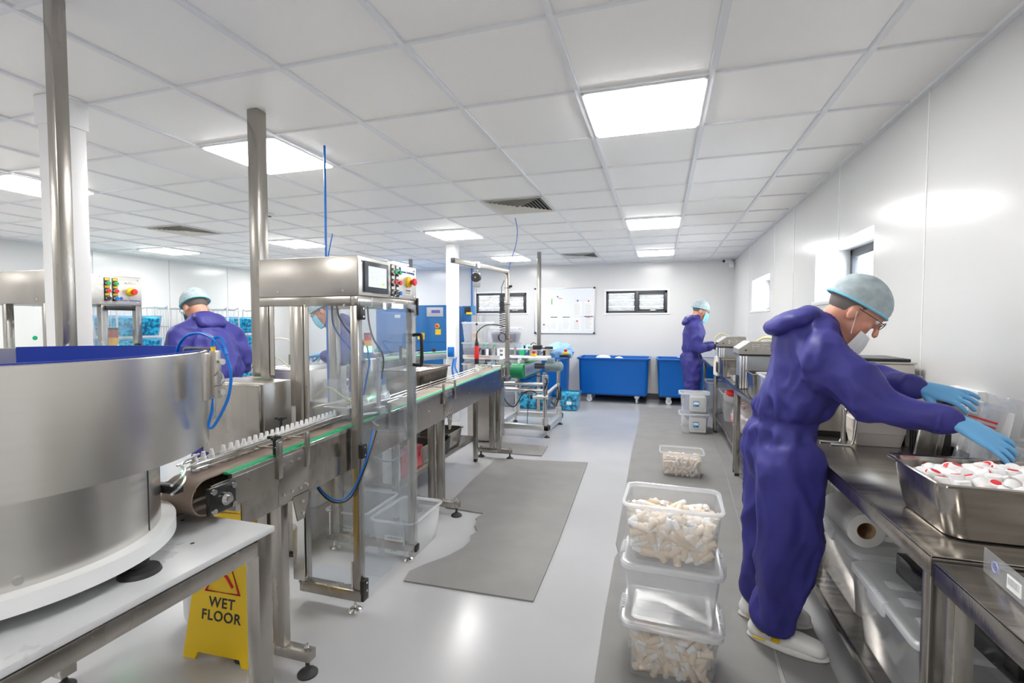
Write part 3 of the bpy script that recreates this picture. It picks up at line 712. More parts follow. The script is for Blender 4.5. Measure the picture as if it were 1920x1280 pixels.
# box cabinet left of guard
t = thing('steel_enclosure', 'plain stainless enclosure box between feeder bowl and guard cabinet', 'enclosure', (-1.785, 1.80, .78))
B().box((-.36, .02, 0), (-.0, .20, .35), .006).build('body', steel_sheet, t); B().box((-.36, 0, .003), (-.008, .018, .345), .006).build('door', steel, t)
q = B(); q.box((-.14, -.006, .03), (-.10, 0, .06), .002); q.cyl((-.12, -.012, .045), (-.12, -.004, .045), .008); q.build('lock', chrome, t)
B().box((-.34, .05, -.78), (-.28, .11, 0), .003).build('support_post', steel, t)
hose([(-2.035, 2.60, CZ+.01), (-2.035, 2.60, 2.1), (-2.035, 2.60, 1.6), (-2.03, 2.60, .72)], .007, hose_blue, 'straight blue air line dropping from the ceiling behind the guard cabinet', 2)
hose([(-2.00, 2.62, 1.98), (-2.02, 2.61, 1.87), (-2.032, 2.60, 1.79)], .0035, hose_blue, 'thin blue branch tube beside the straight drop line', 4)

# second guard cabinet further left
t, on, w, d = guard_cabinet('guard_cabinet', 'steel guard cabinet with the AUTO 1 panel left of the white column', -4.35, -3.555, 1.97, 2.535, 1.535, 1.735)
for r_, (c1, c2) in enumerate(cols):
    push_button(t, on(.335, 1.688-r_*.05), c1, lab=yellow); push_button(t, on(.385, 1.688-r_*.05), c2, lab=yellow)
estop(t, on(.487, 1.63)); B(on(.485, 1.688)).box((-.036, -.014, 0), (.036, .014, .001)).build('label_plate', paper, t, smooth=False)
text('AUTO 1', .021, ink, on(.485, 1.688) @ T(0, 0, .0012), 'lettering', t)
text('Chromex Technology', .0165, ink_blue, on(.475, 1.57) @ T(0, 0, .001), 'maker_lettering', t)
B(on(.425, 1.583)).lathe([(.010, 0), (.010, .001)], n=20).build('maker_emblem', ink_blue, t)
for x_, y_, w1 in ((-.045, d-.04, .042), (-.045, .30, .042), (-.045, 0, .042), (-.42, 0, .04), (-.62, 0, .05), (-.78, 0, .04), (-.75, d-.04, .05), (-.40, d-.04, .06)):
    B().box((x_, y_, .06), (x_+w1, y_+.04, 1.536), .003).build('post', steel, t)
for y_ in (0, d-.045): B().box((-.78, y_, .06), (0, y_+.045, .105), .003).build('bottom_rail', steel, t)
for x_ in (-.75, -.03):
    for y_ in (.02, d-.02): foot(B(), x_, y_, .06).build('levelling_foot', rubber, t)
B().box((.002, .012, .55), (.006, d-.01, 1.52)).build('door', plexi, t, smooth=False)
B().box((.006, d-.25, 1.50), (.02, d-.06, 1.53), .003).build('door_catch', dark, t)
q = B().tube([(.008, d-.06, 1.26), (.04, d-.06, 1.262), (.05, d-.06, 1.25), (.05, d-.06, 1.12), (.04, d-.06, 1.10), (.008, d-.06, 1.10)], .010, smooth=3).build('door_handle', dark, t)

# ================================================================ TUBS, TRAYS AND BOXES
def rings(spec, n=4):
    """spec: list of (w, d, r, z)"""
    return [rrect(w, d, r, z, n=n) for w, d, r, z in spec]
def open_box(name, mat, parent, w, d, h, tp=.9, r=.03, th=.003, lip=.012, rim_mat=None, lip_h=.012, label=None, M=None, z0=0):
    b = B(M or Matrix())
    wb, db = w*tp, d*tp; t2 = th*2
    b.loft(rings([(wb*.97, db*.97, r, z0), (wb, db, r, z0+.006), (w, d, r, z0+h-lip_h), (w-t2, d-t2, r, z0+h-lip_h), (wb-t2, db-t2, r, z0+.008), (wb*.9, db*.9, r, z0+.006)]))
    o = b.build(name, mat, parent)
    b = B(M or Matrix())
    b.loft(rings([(w-t2, d-t2, r, z0+h-lip_h-.004), (w+t2, d+t2, r, z0+h-lip_h-.004), (w+2*lip-.004, d+2*lip-.004, r+lip, z0+h-lip_h), (w+2*lip, d+2*lip, r+lip, z0+h-.004), (w+2*lip-.006, d+2*lip-.006, r+lip, z0+h), (w-t2+.004, d-t2+.004, r, z0+h), (w-t2, d-t2, r, z0+h-.006), (w-t2, d-t2, r, z0+h-lip_h-.004)]), False, False)
    b.build('rim', rim_mat or mat, parent)
    return o
def tub_lid(parent, w, d, z, r=.03, lip=.016, clips=True, M=None):
    M = M or Matrix()
    b = B(M).loft(rings([(w+2*lip, d+2*lip, r+lip, z-.012), (w+2*lip, d+2*lip, r+lip, z+.004), (w+2*lip-.012, d+2*lip-.012, r+lip, z+.010), (w-.01, d-.01, r, z+.010), (w-.03, d-.03, r, z+.004)]), cap0=False)
    for k in range(3):
        y0 = -d*.3+k*d*.22; b.box((-w*.38, y0, z+.004), (w*.38, y0+d*.10, z+.0075), .001)
    l = b.build('lid', tub_rim, parent)
    if clips:
        for sx in (-1, 1):
            q = B(M); q.box((sx*(w/2+lip-.004), -.06, z-.03), (sx*(w/2+lip+.008), .06, z+.016), .004)
            for k in range(6): q.box((sx*(w/2+lip-.012), -.05+k*.018, z+.010), (sx*(w/2+lip+.004), -.04+k*.018, z+.017), .002)
            q.build('clip', tub_rim, l)
    return l
def storage_tub(label, x, y, z, w, d, h, rz=0, lid=False, tp=.88, name='storage_tub', group=None, cat='storage box', m=None, mr=None):
    t = thing(name, label, cat, (x, y, z), rz, group)
    open_box('body', m or tubm, t, w, d, h, tp, .03, .003, .014, mr or tub_rim)
    if lid: tub_lid(t, w, d, h+.001)
    return t
def steel_pan(label, x, y, z, w, d, h, rz=0, name='steel_tray'):
    t = thing(name, label, 'steel tray', (x, y, z), rz)
    b = B(); r = .045
    b.loft(rings([(w*.80, d*.80, r*.6, 0), (w*.86, d*.86, r, .006), (w*.88, d*.88, r, .02), (w*.955, d*.94, r, h-.03), (w*.955, d*.94, r, h-.004), (w, d, r*.5, h), (w+.004, d+.004, r*.5, h-.004), (w+.002, d+.002, r*.5, h-.010), (w, d, r*.5, h-.004), (w*.953, d*.936, r, h-.008), (w*.953, d*.936, r, h-.03), (w*.87, d*.87, r, .022), (w*.85, d*.85, r*.8, .009), (w*.3, d*.3, r, .008)], n=6))
    b.build('pan', steel_top, t); return t
def tub_bottle(nm_group, label):
    t = thing('amber_bottle', label, 'bottle', group=nm_group)
    B().lathe([(.0125, 0), (.0145, .003), (.0145, .044), (.009, .050)], n=12).build('body', amber_pale, t)
    B().lathe([(.0118, .048), (.0130, .051), (.0105, .080), (.008, .083)], n=12).build('cap', cap_w, t); return t
def rand_rot(flat=None):
    e = Euler((random.uniform(0, 6.28), random.uniform(0, 6.28), random.uniform(0, 6.28)))
    if flat == 'y': e = Euler((random.uniform(-.25, .25), random.uniform(0, 6.28), random.uniform(-.25, .25)))
    if flat == 'x': e = Euler((random.uniform(0, 6.28), random.uniform(-.25, .25), 0))
    if flat == 'z': e = Euler((PI/2+random.uniform(-.5, .3), 0, random.uniform(0, 6.28)))
    return e
def place_mid(o, p, e, off=.04):
    v = e.to_matrix() @ Vector((0, 0, off)); o.rotation_euler = e; o.location = Vector(p)-v
def fill_bottles(proto, cx, cy, z0, w, d, h, nx, nz, ny, scale=1, sides=True, pitch=None):
    first = True
    def put(p, e):
        nonlocal first
        o = proto if first else copy_tree(proto); first = False
        o.scale = (scale,)*3; place_mid(o, p, e, .04*scale)
    for i in range(nx):
        for k in range(nz):
            f = .92+.08*k/max(1, nz-1)
            put((cx+((i+.5)/nx-.5)*w*.82*f+random.uniform(-.006, .006), cy-d/2*f+.020*scale+random.uniform(0, .006), z0+.018+(h-.03)*(k+.5)/nz), rand_rot('y'))
    if sides:
        for j in range(1, ny):
            for k in range(nz):
                f = .92+.08*k/max(1, nz-1)
                for sx in (-1, 1): put((cx+sx*(w/2*f-.022*scale), cy+((j+.5)/ny-.5)*d*.8, z0+.018+(h-.03)*(k+.5)/nz), rand_rot('x'))
    for i in range(nx):
        for j in range(ny+1):
            put((cx+((i+.5)/nx-.5)*w*.84+random.uniform(-.01, .01), cy+((j+.5)/(ny+1)-.5)*d*.76, z0+h+random.uniform(-.006, .012)), rand_rot('z'))
def heap(name, label, x, y, z, w, d, h, mat, seed=0, amp=.01, sc=22):
    b = B(); n = 14
    b.loft(rings([(w*.92, d*.92, .02, 0), (w, d, .02, h*.5), (w, d, .02, h*.94), (w*.9, d*.9, .02, h)]))
    o = b.build(name, mat); o.location = (x, y, z)
    return tag(o, label, 'heap', kind='stuff')
SX, SY = .052, 2.045
labs = ['bottom tub of the near stack, full of capped bottles, lid closed', 'middle tub of the near stack, clear and empty with lid', 'top tub of the near stack, open and full of capped bottles']
SH = .234
for k in range(3):
    storage_tub(labs[k], SX, SY, .0095+k*SH, .355, .265, SH-(.012 if k < 2 else 0), rz=-.03, lid=k < 2, group=None)
pb = tub_bottle('capped bottles inside the top tub of the near stack', 'pale bottle with white cap heaped in the top tub of the near stack')
fill_bottles(pb, SX, SY, .0095+2*SH+.008, .342, .252, .155, 8, 5, 4)
pb2 = tub_bottle('capped bottles inside the bottom tub of the near stack', 'pale bottle with white cap packed in the bottom tub of the near stack')
fill_bottles(pb2, SX, SY, .0095+.008, .342, .252, .185, 8, 5, 4)
heap('bottle_heap', 'pale bottles filling the core of the top tub', SX, SY, .0095+2*SH+.012, .275, .185, .14, amber)
heap('bottle_heap', 'pale bottles filling the core of the bottom tub', SX, SY, .0095+.012, .275, .185, .17, amber)
storage_tub('small open clear tub of capped bottles alone on the long mat', .195, 4.72, .0095, .37, .26, .225)
pb3 = tub_bottle('capped bottles inside the lone tub on the mat', 'small pale bottle with white cap in the lone tub on the mat')
fill_bottles(pb3, .195, 4.72, .0175, .355, .25, .15, 7, 5, 2, scale=.85, sides=False)
heap('bottle_heap', 'amber bottles filling the core of the lone tub', .195, 4.735, .02, .325, .19, .15, amber)
def label_print(t, x, z, y, s=1):
    p = B().box((x-.035*s, y-.001, z-.035*s), (x+.035*s, y, z+.035*s)).build('printed_label', ink_lblue, t, smooth=False)
    q = B(); q.box((x-.029*s, y-.0016, z-.012*s), (x+.029*s, y-.001, z+.022*s)); q.build('label_field', paper, t, smooth=False)
    q = B(); q.box((x-.02*s, y-.0022, z-.008*s), (x-.004*s, y-.0016, z-.003*s)).cyl((x+.014*s, y-.0022, z-.018*s), (x+.014*s, y-.001, z-.018*s), .010*s); q.build('label_mark', ink, t, smooth=False)
for k in range(2):
    t = storage_tub(['lower of two clear lidded boxes with blue labels at the far end of the mat', 'upper of two clear lidded boxes with blue labels at the far end of the mat'][k], .415, 6.58, .0095+k*.262, .33, .27, .248, lid=True)
    label_print(t, .02, .12, -.1275); B().box((-.05, -.118, .02), (.14, .11, .2), .01).build('paper_liner', paper, t)
# tubs under the guard cabinet
for k, (x, y, lb, a, b_) in enumerate([(-1.525, 2.70, 'open clear tub with handwritten sheet marked 20 beside the guard cabinet', 'LARGE NOZZLE', '20'), (-1.88, 2.74, 'open clear tub with handwritten sheet marked 05 behind the guard cabinet', 'SMALL CAP', '05')]):
    t = storage_tub(lb, x, y, .0, .285, .40, .235, tp=.86)
    pg = B().box((-.055, -.187, .03), (.075, -.186, .14)).build('paper_note', paper, t, smooth=False)
    for s_, z, sz in ((a, .125, .013), ('1 L', .105, .013), ('(' + b_ + ')', .055, .024)): text(s_, sz, ink, T(.01, -.1875, z) @ R(PI/2, 0, 0), 'handwriting', t)
    B().box((-.02, -.12, .05), (.05, -.118, .19), M=R(0, 0, .3)).build('loose_sheet', paper, t, smooth=False)

# ================================================================ LOW TABLE BEHIND THE CONVEYOR
t = thing('steel_table', 'two tier steel table behind the conveyor holding trays and a red case', 'table', (-1.76, 2.95, 0))
B().box((-.72, 0, .80), (0, 1.64, .835), .005).build('tabletop', steel_top, t)
B().box((-.69, .05, .225), (-.03, 1.59, .265), .004).build('shelf', steel_top, t)
for x_ in (-.70, -.05):
    for y_ in (.03, 1.58): l = B().box((x_, y_, .03), (x_+.04, y_+.04, .80), .003).build('leg', steel, t); B().box((x_+.002, y_+.002, 0), (x_+.038, y_+.038, .032), .004).build('foot', rubber, l)
steel_pan('deep steel tray of red and white caps on the table behind the conveyor', -2.03, 3.78, .837, .36, .62, .19)
def cap_proto(lbl, grp, s=1):
    t = thing('bottle_cap', lbl, 'cap', group=grp)
    B().lathe([(.016*s, 0), (.0165*s, .003*s), (.016*s, .026*s), (.0145*s, .028*s)], n=16).build('shell', cap_w, t)
    B().lathe([(.011*s, .0275*s), (.010*s, .0295*s)], n=14).build('red_disc', cap_r, t); return t
def scatter_caps(p, cx, cy, z, w, d, n, amp=.02, s=1):
    k = 0; rows_ = max(1, int(round(math.sqrt(n*d/w)))); cols_ = int(math.ceil(n/rows_))
    for i in range(cols_):
        for j in range(rows_):
            if k >= n: return
            o = p if k == 0 else copy_tree(p); k += 1
            u = (i+.5)/cols_-.5; v = (j+.5)/rows_-.5
            e = Euler((random.choice([random.uniform(-.6, .6), random.uniform(.9, 2.2), random.uniform(2.4, 3.4)]), random.uniform(-.4, .4), random.uniform(0, 6.28)))
            place_mid(o, (cx+u*w+random.uniform(-.006, .006)*s, cy+v*d+random.uniform(-.006, .006)*s, z+amp*(1-2.2*(u*u+v*v)*2)+random.uniform(-.004, .008)), e, .013*s)
scatter_caps(cap_proto('small white cap with red disc in the tray behind the conveyor', 'caps in the tray behind the conveyor', .8), -2.03, 3.78, .985, .28, .52, 84, .02, .8)
heap('cap_heap', 'white caps filling the tray behind the conveyor', -2.03, 3.78, .845, .27, .50, .125, cap_w)
steel_pan('empty steel tray on the lower shelf near the far table leg', -1.96, 4.08, .267, .34, .34, .16)
steel_pan('steel tray behind the red case on the lower shelf', -1.98, 3.58, .267, .36, .32, .16)
t = thing('parts_bin', 'small black tilted plastic bin with white caps on the lower shelf', 'bin', (-1.86, 3.84, .267))
B(R(0, 0, 0)).loft([[(-.07, -.06, 0), (.07, -.06, 0), (.07, .06, 0), (-.07, .06, 0)], [(-.08, -.10, .10), (.08, -.10, .10), (.08, .075, .14), (-.08, .075, .14)], [(-.074, -.092, .10), (.074, -.092, .10), (.074, .068, .136), (-.074, .068, .136)], [(-.064, -.052, .006), (.064, -.052, .006), (.064, .052, .006), (-.064, .052, .006)]]).build('body', dark, t)
o = heap('cap_heap', 'white caps lying in the small black bin', -1.86, 3.83, .30, .11, .10, .06, cap_w)
t = thing('tool_case', 'red plastic tool case on the lower shelf behind the conveyor', 'case', (-1.87, 3.32, .267), .0)
B().box((-.045, -.17, 0), (.045, .17, .17), .012).build('case_body', darkred, t); B().tube([(0, -.05, .168), (0, -.045, .19), (0, .045, .19), (0, .05, .168)], .007, smooth=3).build('carry_handle', darkred, t)
q = B(); q.box((.044, -.09, .105), (.048, .07, .112), .001); q.build('seam', P('dark red', (.3, .01, .02), .4), t)
for y_ in (-.11, .11): B().box((.044, y_-.018, .09), (.05, y_+.018, .12), .003).build('latch', darkred, t)
def roll(label, M, r=.065, L=.26, name='paper_roll'):
    b = B(M); b.lathe([(r*.5, 0), (r, 0), (r, L), (r*.5, L)], n=32, cap=False); t = thing(name, label, 'paper roll'); b.build('paper', P('tissue', (.86, .85, .82), .9, bump=.1, bump_scale=80), t)
    B(M).lathe([(r*.5, .001), (r*.5, L-.001), (r*.47, L-.001), (r*.47, .001), (r*.5, .001)], n=24, cap=False).build('core', card, t); return t
roll('upright white paper roll on the lower shelf behind the guard cabinet', T(-1.86, 3.06, .266), .062, .25)
# low machine base with a box of amber bottles
t = thing('low_cabinet', 'low stainless machine base behind the guard cabinet', 'machine', (-2.07, 2.32, 0))
B().box((-.62, 0, .05), (0, .62, .43), .006).build('housing', steel, t); B().box((-.62, .0, .43), (-.0, .62, .445), .003).build('top_plate', steel_top, t)
for x_ in (-.55, -.06):
    for y_ in (.06, .56): foot(B(), x_, y_, .05).build('levelling_foot', rubber, t)
storage_tub('clear open tub of amber bottles on the low machine base', -2.25, 2.74, .446, .30, .40, .22)
heap('bottle_heap', 'amber bottles with white caps in the tub on the machine base', -2.25, 2.74, .455, .25, .34, .14, P('amber mix', (.66, .50, .38), .5, noise_amt=.35, noise_scale=45, bump=.8, bump_scale=50))

# ================================================================ TOOL BALANCER GANTRY
t = thing('tool_gantry', 'square steel post with side arm standing at the far end of the conveyor', 'gantry', (-1.53, 4.80, 0))
B().box((-.02, -.02, .86), (.02, .02, 1.93), .003).build('post', steel_sheet, t); B().box((-.05, -.04, .80), (.025, .04, .862), .003).build('mount_bracket', steel, t)
A0 = Vector((-.17, -1.0, 1.945)); A1 = Vector((0, .02, 1.945)); d_ = (A1-A0); an = math.atan2(d_.y, d_.x)
B().box((0, -.018, -.02), (d_.length, .018, .02), .003, T(*A0) @ R(0, 0, an)).build('arm', steel_sheet, t)
B().box((-.003, -.019, -.021), (.012, .019, .021), .002, T(*A0) @ R(0, 0, an)).build('end_cap', frame_grey, t)
B().box((.36, -.03, -.03), (.42, .03, .03), .004, T(*A0) @ R(0, 0, an)).build('trolley', alu, t)
for z in (1.77, 1.60, 1.24, 1.0): B().box((-.024, -.024, z), (.03, .024, z+.006), .001).build('cable_tie', dark, t)
B().lathe([(.012, 0), (.012, .03)], T(.02, 0, 1.79) @ R(0, PI/2, 0)).build('clamp', dark, t)
t = thing('tool_balancer', 'round black and silver spring balancer hanging from the gantry arm', 'balancer', (-1.635, 4.19, 1.83))
q = B(); q.box((-.035, -.012, -.09), (.035, .012, .05), .02, R(0, 0, .3)); q.build('housing', alu, t)
B().cyl((0, -.03, 0), (0, .012, 0), .042, n=24).build('drum', dark, t); B().cyl((0, -.034, 0), (0, -.028, 0), .008).build('hub', chrome, t)
B().tube([(0, 0, .045), (.015, 0, .065), (0, 0, .09), (-.015, 0, .065), (0, 0, .045)], .003, smooth=3).build('hook', bright, t)
B().tube([(0, 0, -.08), (0, 0, -.40), (0, 0, -.58)], .0012, smooth=0).build('wire', dark, t); B().ball((0, 0, -.43), .011).build('stopper', dark, t)
t = thing('screwdriver', 'red and black hanging pneumatic screwdriver over the conveyor', 'power tool', (-1.635, 4.19, 0))
B().lathe([(.020, 1.08), (.022, 1.10), (.022, 1.19), (.019, 1.20)], n=20).build('grip', red, t)
B().lathe([(.014, 1.03), (.020, 1.04), (.020, 1.08)], n=20).build('nose', dark, t); B().lathe([(.018, 1.20), (.018, 1.225), (.010, 1.24), (.010, 1.27)], n=20).build('top_collar', dark, t)
B().lathe([(.014, .975), (.014, 1.012), (.008, 1.03)], n=16).build('socket_tip', white_pl, t); B().tube([(-.022, 0, 1.19), (-.022, 0, 1.255), (0, 0, 1.262), (.022, 0, 1.255), (.022, 0, 1.19)], .002, smooth=2).build('bail', bright, t)
pts = [(-1.635, 4.19, 1.26), (-1.63, 4.20, 1.33), (-1.60, 4.35, 1.39), (-1.56, 4.6, 1.39), (-1.55, 4.74, 1.37)]
hose(pts, .006, dark, 'black hose arching from the red screwdriver to the coil', name='coiled_hose_lead')
pts = [(-1.565, 4.73, 1.37+.0)]
co = []
for k in range(0, 14*10):
    a = k/10*2*PI; zz = 1.30+k/140*.34; co.append((-1.565+.030*math.cos(a), 4.74+.030*math.sin(a), zz))
co += [(-1.575, 4.74, 1.68), (-1.575, 4.745, 1.78), (-1.55, 4.76, 1.85)]
o = B().tube(co, .0035, smooth=0, n=6).build('coiled_hose', dark); tag(o, 'black coiled air hose hanging on the gantry post', 'hose')
q = B()
for k in range(6):
    q.tube([(-1.565+(.040)*math.cos(a*PI/8)+k*.003, 4.72-.004*k, 1.265+.042*math.sin(a*PI/8)) for a in range(16)], .0038, smooth=0, closed=True, n=6)
for o in each(q, 'hose_loop', dark, None, 'black loop of hose bundled at the bottom of the coil', 'hose', 'bundled hose loops on the gantry post'): pass
hose([(-1.49, 4.95, CZ+.005), (-1.46, 4.93, 2.38), (-1.47, 4.90, 2.22), (-1.50, 4.85, 2.08), (-1.52, 4.81, 1.96)], .004, hose_blue, 'thin blue air line from the ceiling vent to the gantry post')
hose([(-1.60, 4.62, 1.02), (-1.64, 4.62, .98), (-1.62, 4.66, .90), (-1.52, 4.70, .85)], .005, P('light blue hose', (.10, .45, .85), .3), 'light blue hose looped around the end of the conveyor')

# ================================================================ LABELLING MACHINE
LM = thing('labelling_machine', 'label applicator machine on a wheeled tube frame beyond the conveyor', 'machine', (-1.65, 6.12, 0))
def lb(b, name, m, parent=None): return b.build(name, m, parent or LM)
for a, b_ in (((-.36, -.40, .09), (.36, -.33, .155)), ((-.36, .42, .09), (.36, .49, .155)), ((-.36, -.40, .09), (-.29, .49, .155)), ((.29, -.40, .09), (.36, .49, .155))): lb(B().box(a, b_, .005), 'base_beam', alu)
for x_ in (-.325, .325):
    for y_ in (-.36, .45):
        c = B(); c.cyl((x_, y_, .03), (x_, y_, .10), .02); cc = lb(c, 'caster_stem', alu); foot(B(), x_, y_, .04, .035).build('foot_pad', rubber, cc)
for x_, y_, z1 in ((.30, -.36, .80), (.30, .45, .90), (-.30, .45, .78), (-.30, -.30, .72)):
    c = lb(B().cyl((x_, y_, .15), (x_, y_, z1), .028, n=20), 'column', bright)
    B().cyl((x_, y_, .15), (x_, y_, .24), .042, n=20).build('column_socket', alu, c); B().cyl((x_, y_, z1-.12), (x_, y_, z1-.03), .040, n=20).build('column_clamp', alu, c)
for z in (.56, .64): lb(B().cyl((-.30, -.25, z), (.30, -.25, z), .024, n=20), 'cross_tube', alu)
lb(B().cyl((.30, -.36, .52), (.30, .45, .56), .024, n=20), 'cross_tube', alu)
q = B(); q.cyl((.20, -.36, .50), (.34, -.36, .50), .03).cyl((.14, -.40, .50), (.20, -.38, .50), .022); lb(q, 'height_adjuster', alu); lb(B().cyl((.12, -.41, .50), (.15, -.40, .50), .026), 'hand_knob', dark)
lb(B().box((-.06, -.20, .50), (.10, -.05, .58), .004), 'gear_box', steel)
# belt conveyor section
q = B(); n = 14; rs = []
for k in range(n+1):
    a = PI/2+PI*k/n; rs.append([(-.14, -.34+.05*math.cos(a), .80+.09*math.sin(a)), (.02, -.34+.05*math.cos(a), .80+.09*math.sin(a))])
prof_ = [(-.14, .60, .90), (-.14, -.34, .90)]
loop = [(.55, .895)]+[(-.32+.09*math.cos(PI/2+PI*k/n), .805+.09*math.sin(PI/2+PI*k/n)) for k in range(n+1)]+[(.55, .715)]
q.loft([[(x_, y_, z_) for y_, z_ in loop] for x_ in (-.14, .02)]); lb(q, 'green_belt', belt_green)
lb(B().box((.02, -.30, .74), (.035, .55, .90), .003), 'belt_side', alu); lb(B().box((.022, -.30, .885), (.04, .55, .90), .002), 'green_strip', green)
lb(B().box((-.155, -.30, .74), (-.14, .55, .90), .003), 'belt_side', alu)
m_ = B().cyl((.27, -.20, .865), (.44, -.20, .865), .062, n=28); mo = lb(m_, 'motor', motor_m)
B().box((.29, -.25, .90), (.38, -.15, .965), .006).build('terminal_box', motor_m, mo); B().lathe([(.062, 0), (.055, .03), (.03, .05)], T(.44, -.20, .865) @ R(0, PI/2, 0), 28).build('fan_cover', motor_m, mo)
q = B()
for k in range(6): q.cyl((.285+k*.02, -.20, .865), (.29+k*.02, -.20, .865), .066, n=28)
q.build('cooling_fin', motor_m, mo); B().cyl((.13, -.20, .865), (.27, -.20, .865), .035).build('gear_neck', frame_grey, mo)
lb(B().box((-.34, -.18, .955), (.22, .12, .975), .004), 'white_deck', white_pl); lb(B().box((.06, -.26, .94), (.30, .0, .985), .01), 'white_cover', white_pl)
lb(B().box((-.34, -.22, .90), (-.0, -.215, .935)), 'front_strip', alu)
for k in range(9): lb(B().lathe([(.014, .898), (.014, .945), (.007, .95), (.006, .965)], T(-.06, -.28+k*.085, 0), 12), 'held_bottle', white_pl)
for x_, y_, h_, r_, m in ((-.30, .0, .13, .018, steel_sheet), (-.20, .02, .12, .016, steel_sheet), (-.25, .06, .10, .012, steel), (.02, .05, .13, .035, steel_sheet), (.18, .1, .11, .02, dark), (.25, .0, .10, .032, steel_sheet), (-.03, .1, .12, .012, dark), (.10, .2, .14, .01, bright), (-.12, .2, .13, .014, dark)):
    lb(B().cyl((x_, y_, .972), (x_, y_, .972+h_), r_), 'roller', m)
lb(B().box((-.32, .02, 1.05), (.34, .05, 1.07), .003), 'cross_bar', alu); lb(B().box((.05, -.02, 1.06), (.16, .09, 1.12), .01), 'sensor_block', dark); lb(B().box((.20, .03, 1.04), (.30, .10, 1.10), .008), 'sensor_block', dark)
lb(B().tube([(.02, .0, 1.12), (.06, -.03, 1.15), (.10, -.02, 1.14)], .005), 'clamp_lever', dark)
lb(B().cyl((-.09, -.05, 1.02), (-.09, .02, 1.02), .035), 'green_roll', green)
for x_, y_ in ((.12, -.22), (.43, .28)):
    e_ = lb(B().box((x_-.03, y_-.03, .99), (x_+.03, y_+.03, 1.02), .006), 'stop_switch', yellow); B().lathe([(.014, 1.02), (.022, 1.035), (.022, 1.05), (.014, 1.056)], T(x_, y_, 0)).build('stop_button', red, e_)
lb(B().box((.36, .2, .95), (.48, .4, .985), .004), 'switch_bracket', dark)
for pts in ([(.30, -.38, .60), (.33, -.40, .72), (.2, -.35, .76), (.05, -.3, .70)], [(-.28, -.33, .56), (-.20, -.36, .42), (-.10, -.34, .36), (0, -.3, .52), (.12, -.3, .56), (.22, -.3, .50)], [(.34, .2, .62), (.40, .0, .50), (.38, -.1, .35), (.32, -.1, .40)], [(.05, -.2, .5), (.04, -.22, .3), (.03, -.2, .12)], [(-.28, -.35, .5), (-.30, -.36, .3), (-.33, -.36, .15)]):
    lb(B().tube(pts, .008 if len(pts) > 3 else .004, smooth=5), 'cable', dark)
for k in range(3): lb(B().tube([(.34+.02*k, .18+.05*math.cos(a*PI/6), .47+.09*math.sin(a*PI/6)) for a in range(12)], .006, smooth=0, closed=True, n=6), 'cable_loop', dark)
# label unit to the left of it: plate, funnel, spools
t = thing('label_unit', 'steel cabinet with white deck of spools beside the labelling machine', 'machine', (-2.03, 5.42, 0))
B().box((-.16, -.12, .02), (.20, .20, .93), .006).build('cabinet', steel_sheet, t); B().box((-.20, -.15, .985), (.28, .25, 1.0), .004).build('deck', white_pl, t)
B().box((-.20, -.158, 1.0), (.26, -.152, 1.035)).build('warning_strip', paper, t, smooth=False); text('WARNING  SHARP BLADES', .024, ink_red, T(.0, -.159, 1.018) @ FACE_NY, 'lettering', t)
for x_, y_, h_, r_, m, nm in ((.05, .0, .10, .016, white_pl, 'spool'), (.12, .03, .13, .018, steel_sheet, 'spool'), (.19, .0, .11, .016, white_pl, 'spool'), (.24, .08, .10, .02, white_pl, 'spool'), (-.02, .05, .09, .02, dark, 'spool')): B().cyl((x_, y_, 1.0), (x_, y_, 1.0+h_), r_).build(nm, m, t)
B().lathe([(.006, 0), (.008, .05), (.04, .10), (.042, .11)], T(-.06, -.02, 1.0)).build('funnel', dark, t)
for x_ in (.0, .12): B().ball((x_, .05, 1.14), .016).build('green_knob', green, t)
q = B()
for x_ in (-.05, .08, .2): q.cyl((x_, -.13, .94), (x_, -.13, .985), .006).lathe([(.02, 0), (.02, .012)], T(x_, -.13, .93))
each(q, 'star_knob', dark, t); B().tube([(-.1, -.14, .93), (.22, -.2, .91)], .006, smooth=0).build('guide_rod', bright, t)
# ================================================================ BACK OF THE ROOM
def wheeled_tub(label, x, y, w, d, h=.66, rz=0, z0=.135):
    t = thing('wheeled_tub', label, 'laundry tub', (x, y, 0), rz)
    b = B(); r = .06; z1 = z0+h; e = .05
    b.loft(rings([(w-2*e-.06, d-2*e-.06, r, z0), (w-2*e, d-2*e, r, z0+.03), (w-.07, d-.07, r, z1-.05), (w-.06, d-.06, r, z1-.035), (w-.01, d-.01, r+.02, z1-.03), (w, d, r+.02, z1-.01), (w-.01, d-.01, r+.02, z1), (w-.075, d-.075, r, z1), (w-.085, d-.085, r, z1-.02), (w-2*e-.02, d-2*e-.02, r, z0+.04), (w-2*e-.1, d-2*e-.1, r, z0+.02)], n=6))
    b.build('body', blue_tub, t)
    for sx in (-1, 1):
        for sy in (-1, 1):
            xx, yy = sx*(w/2-.22), sy*(d/2-.13); cw = B(); a = 0 if sx < 0 else 1.4
            M = T(xx, yy, 0) @ R(0, 0, a)
            c = B(M); c.box((-.03, -.025, .085), (.03, .025, .094), .002).box((-.022, -.020, .045), (.022, -.016, .09), .002).box((-.022, .016, .045), (.022, .020, .09), .002); c.box((-.04, -.04, .094), (.04, .04, .14), .003)
            cs = c.build('caster_fork', alu, t); B(M).cyl((0, -.013, .05), (0, .013, .05), .05, n=24).build('caster_wheel', white_pl, cs)
            B(M).cyl((0, -.015, .05), (0, .015, .05), .016).build('wheel_hub', alu, cs)
    return t
wheeled_tub('big blue wheeled tub with white bags, centre of the back wall', -.80, 8.88, 1.27, .70)
wheeled_tub('blue wheeled tub partly behind the far worker', .53, 8.90, 1.22, .68)
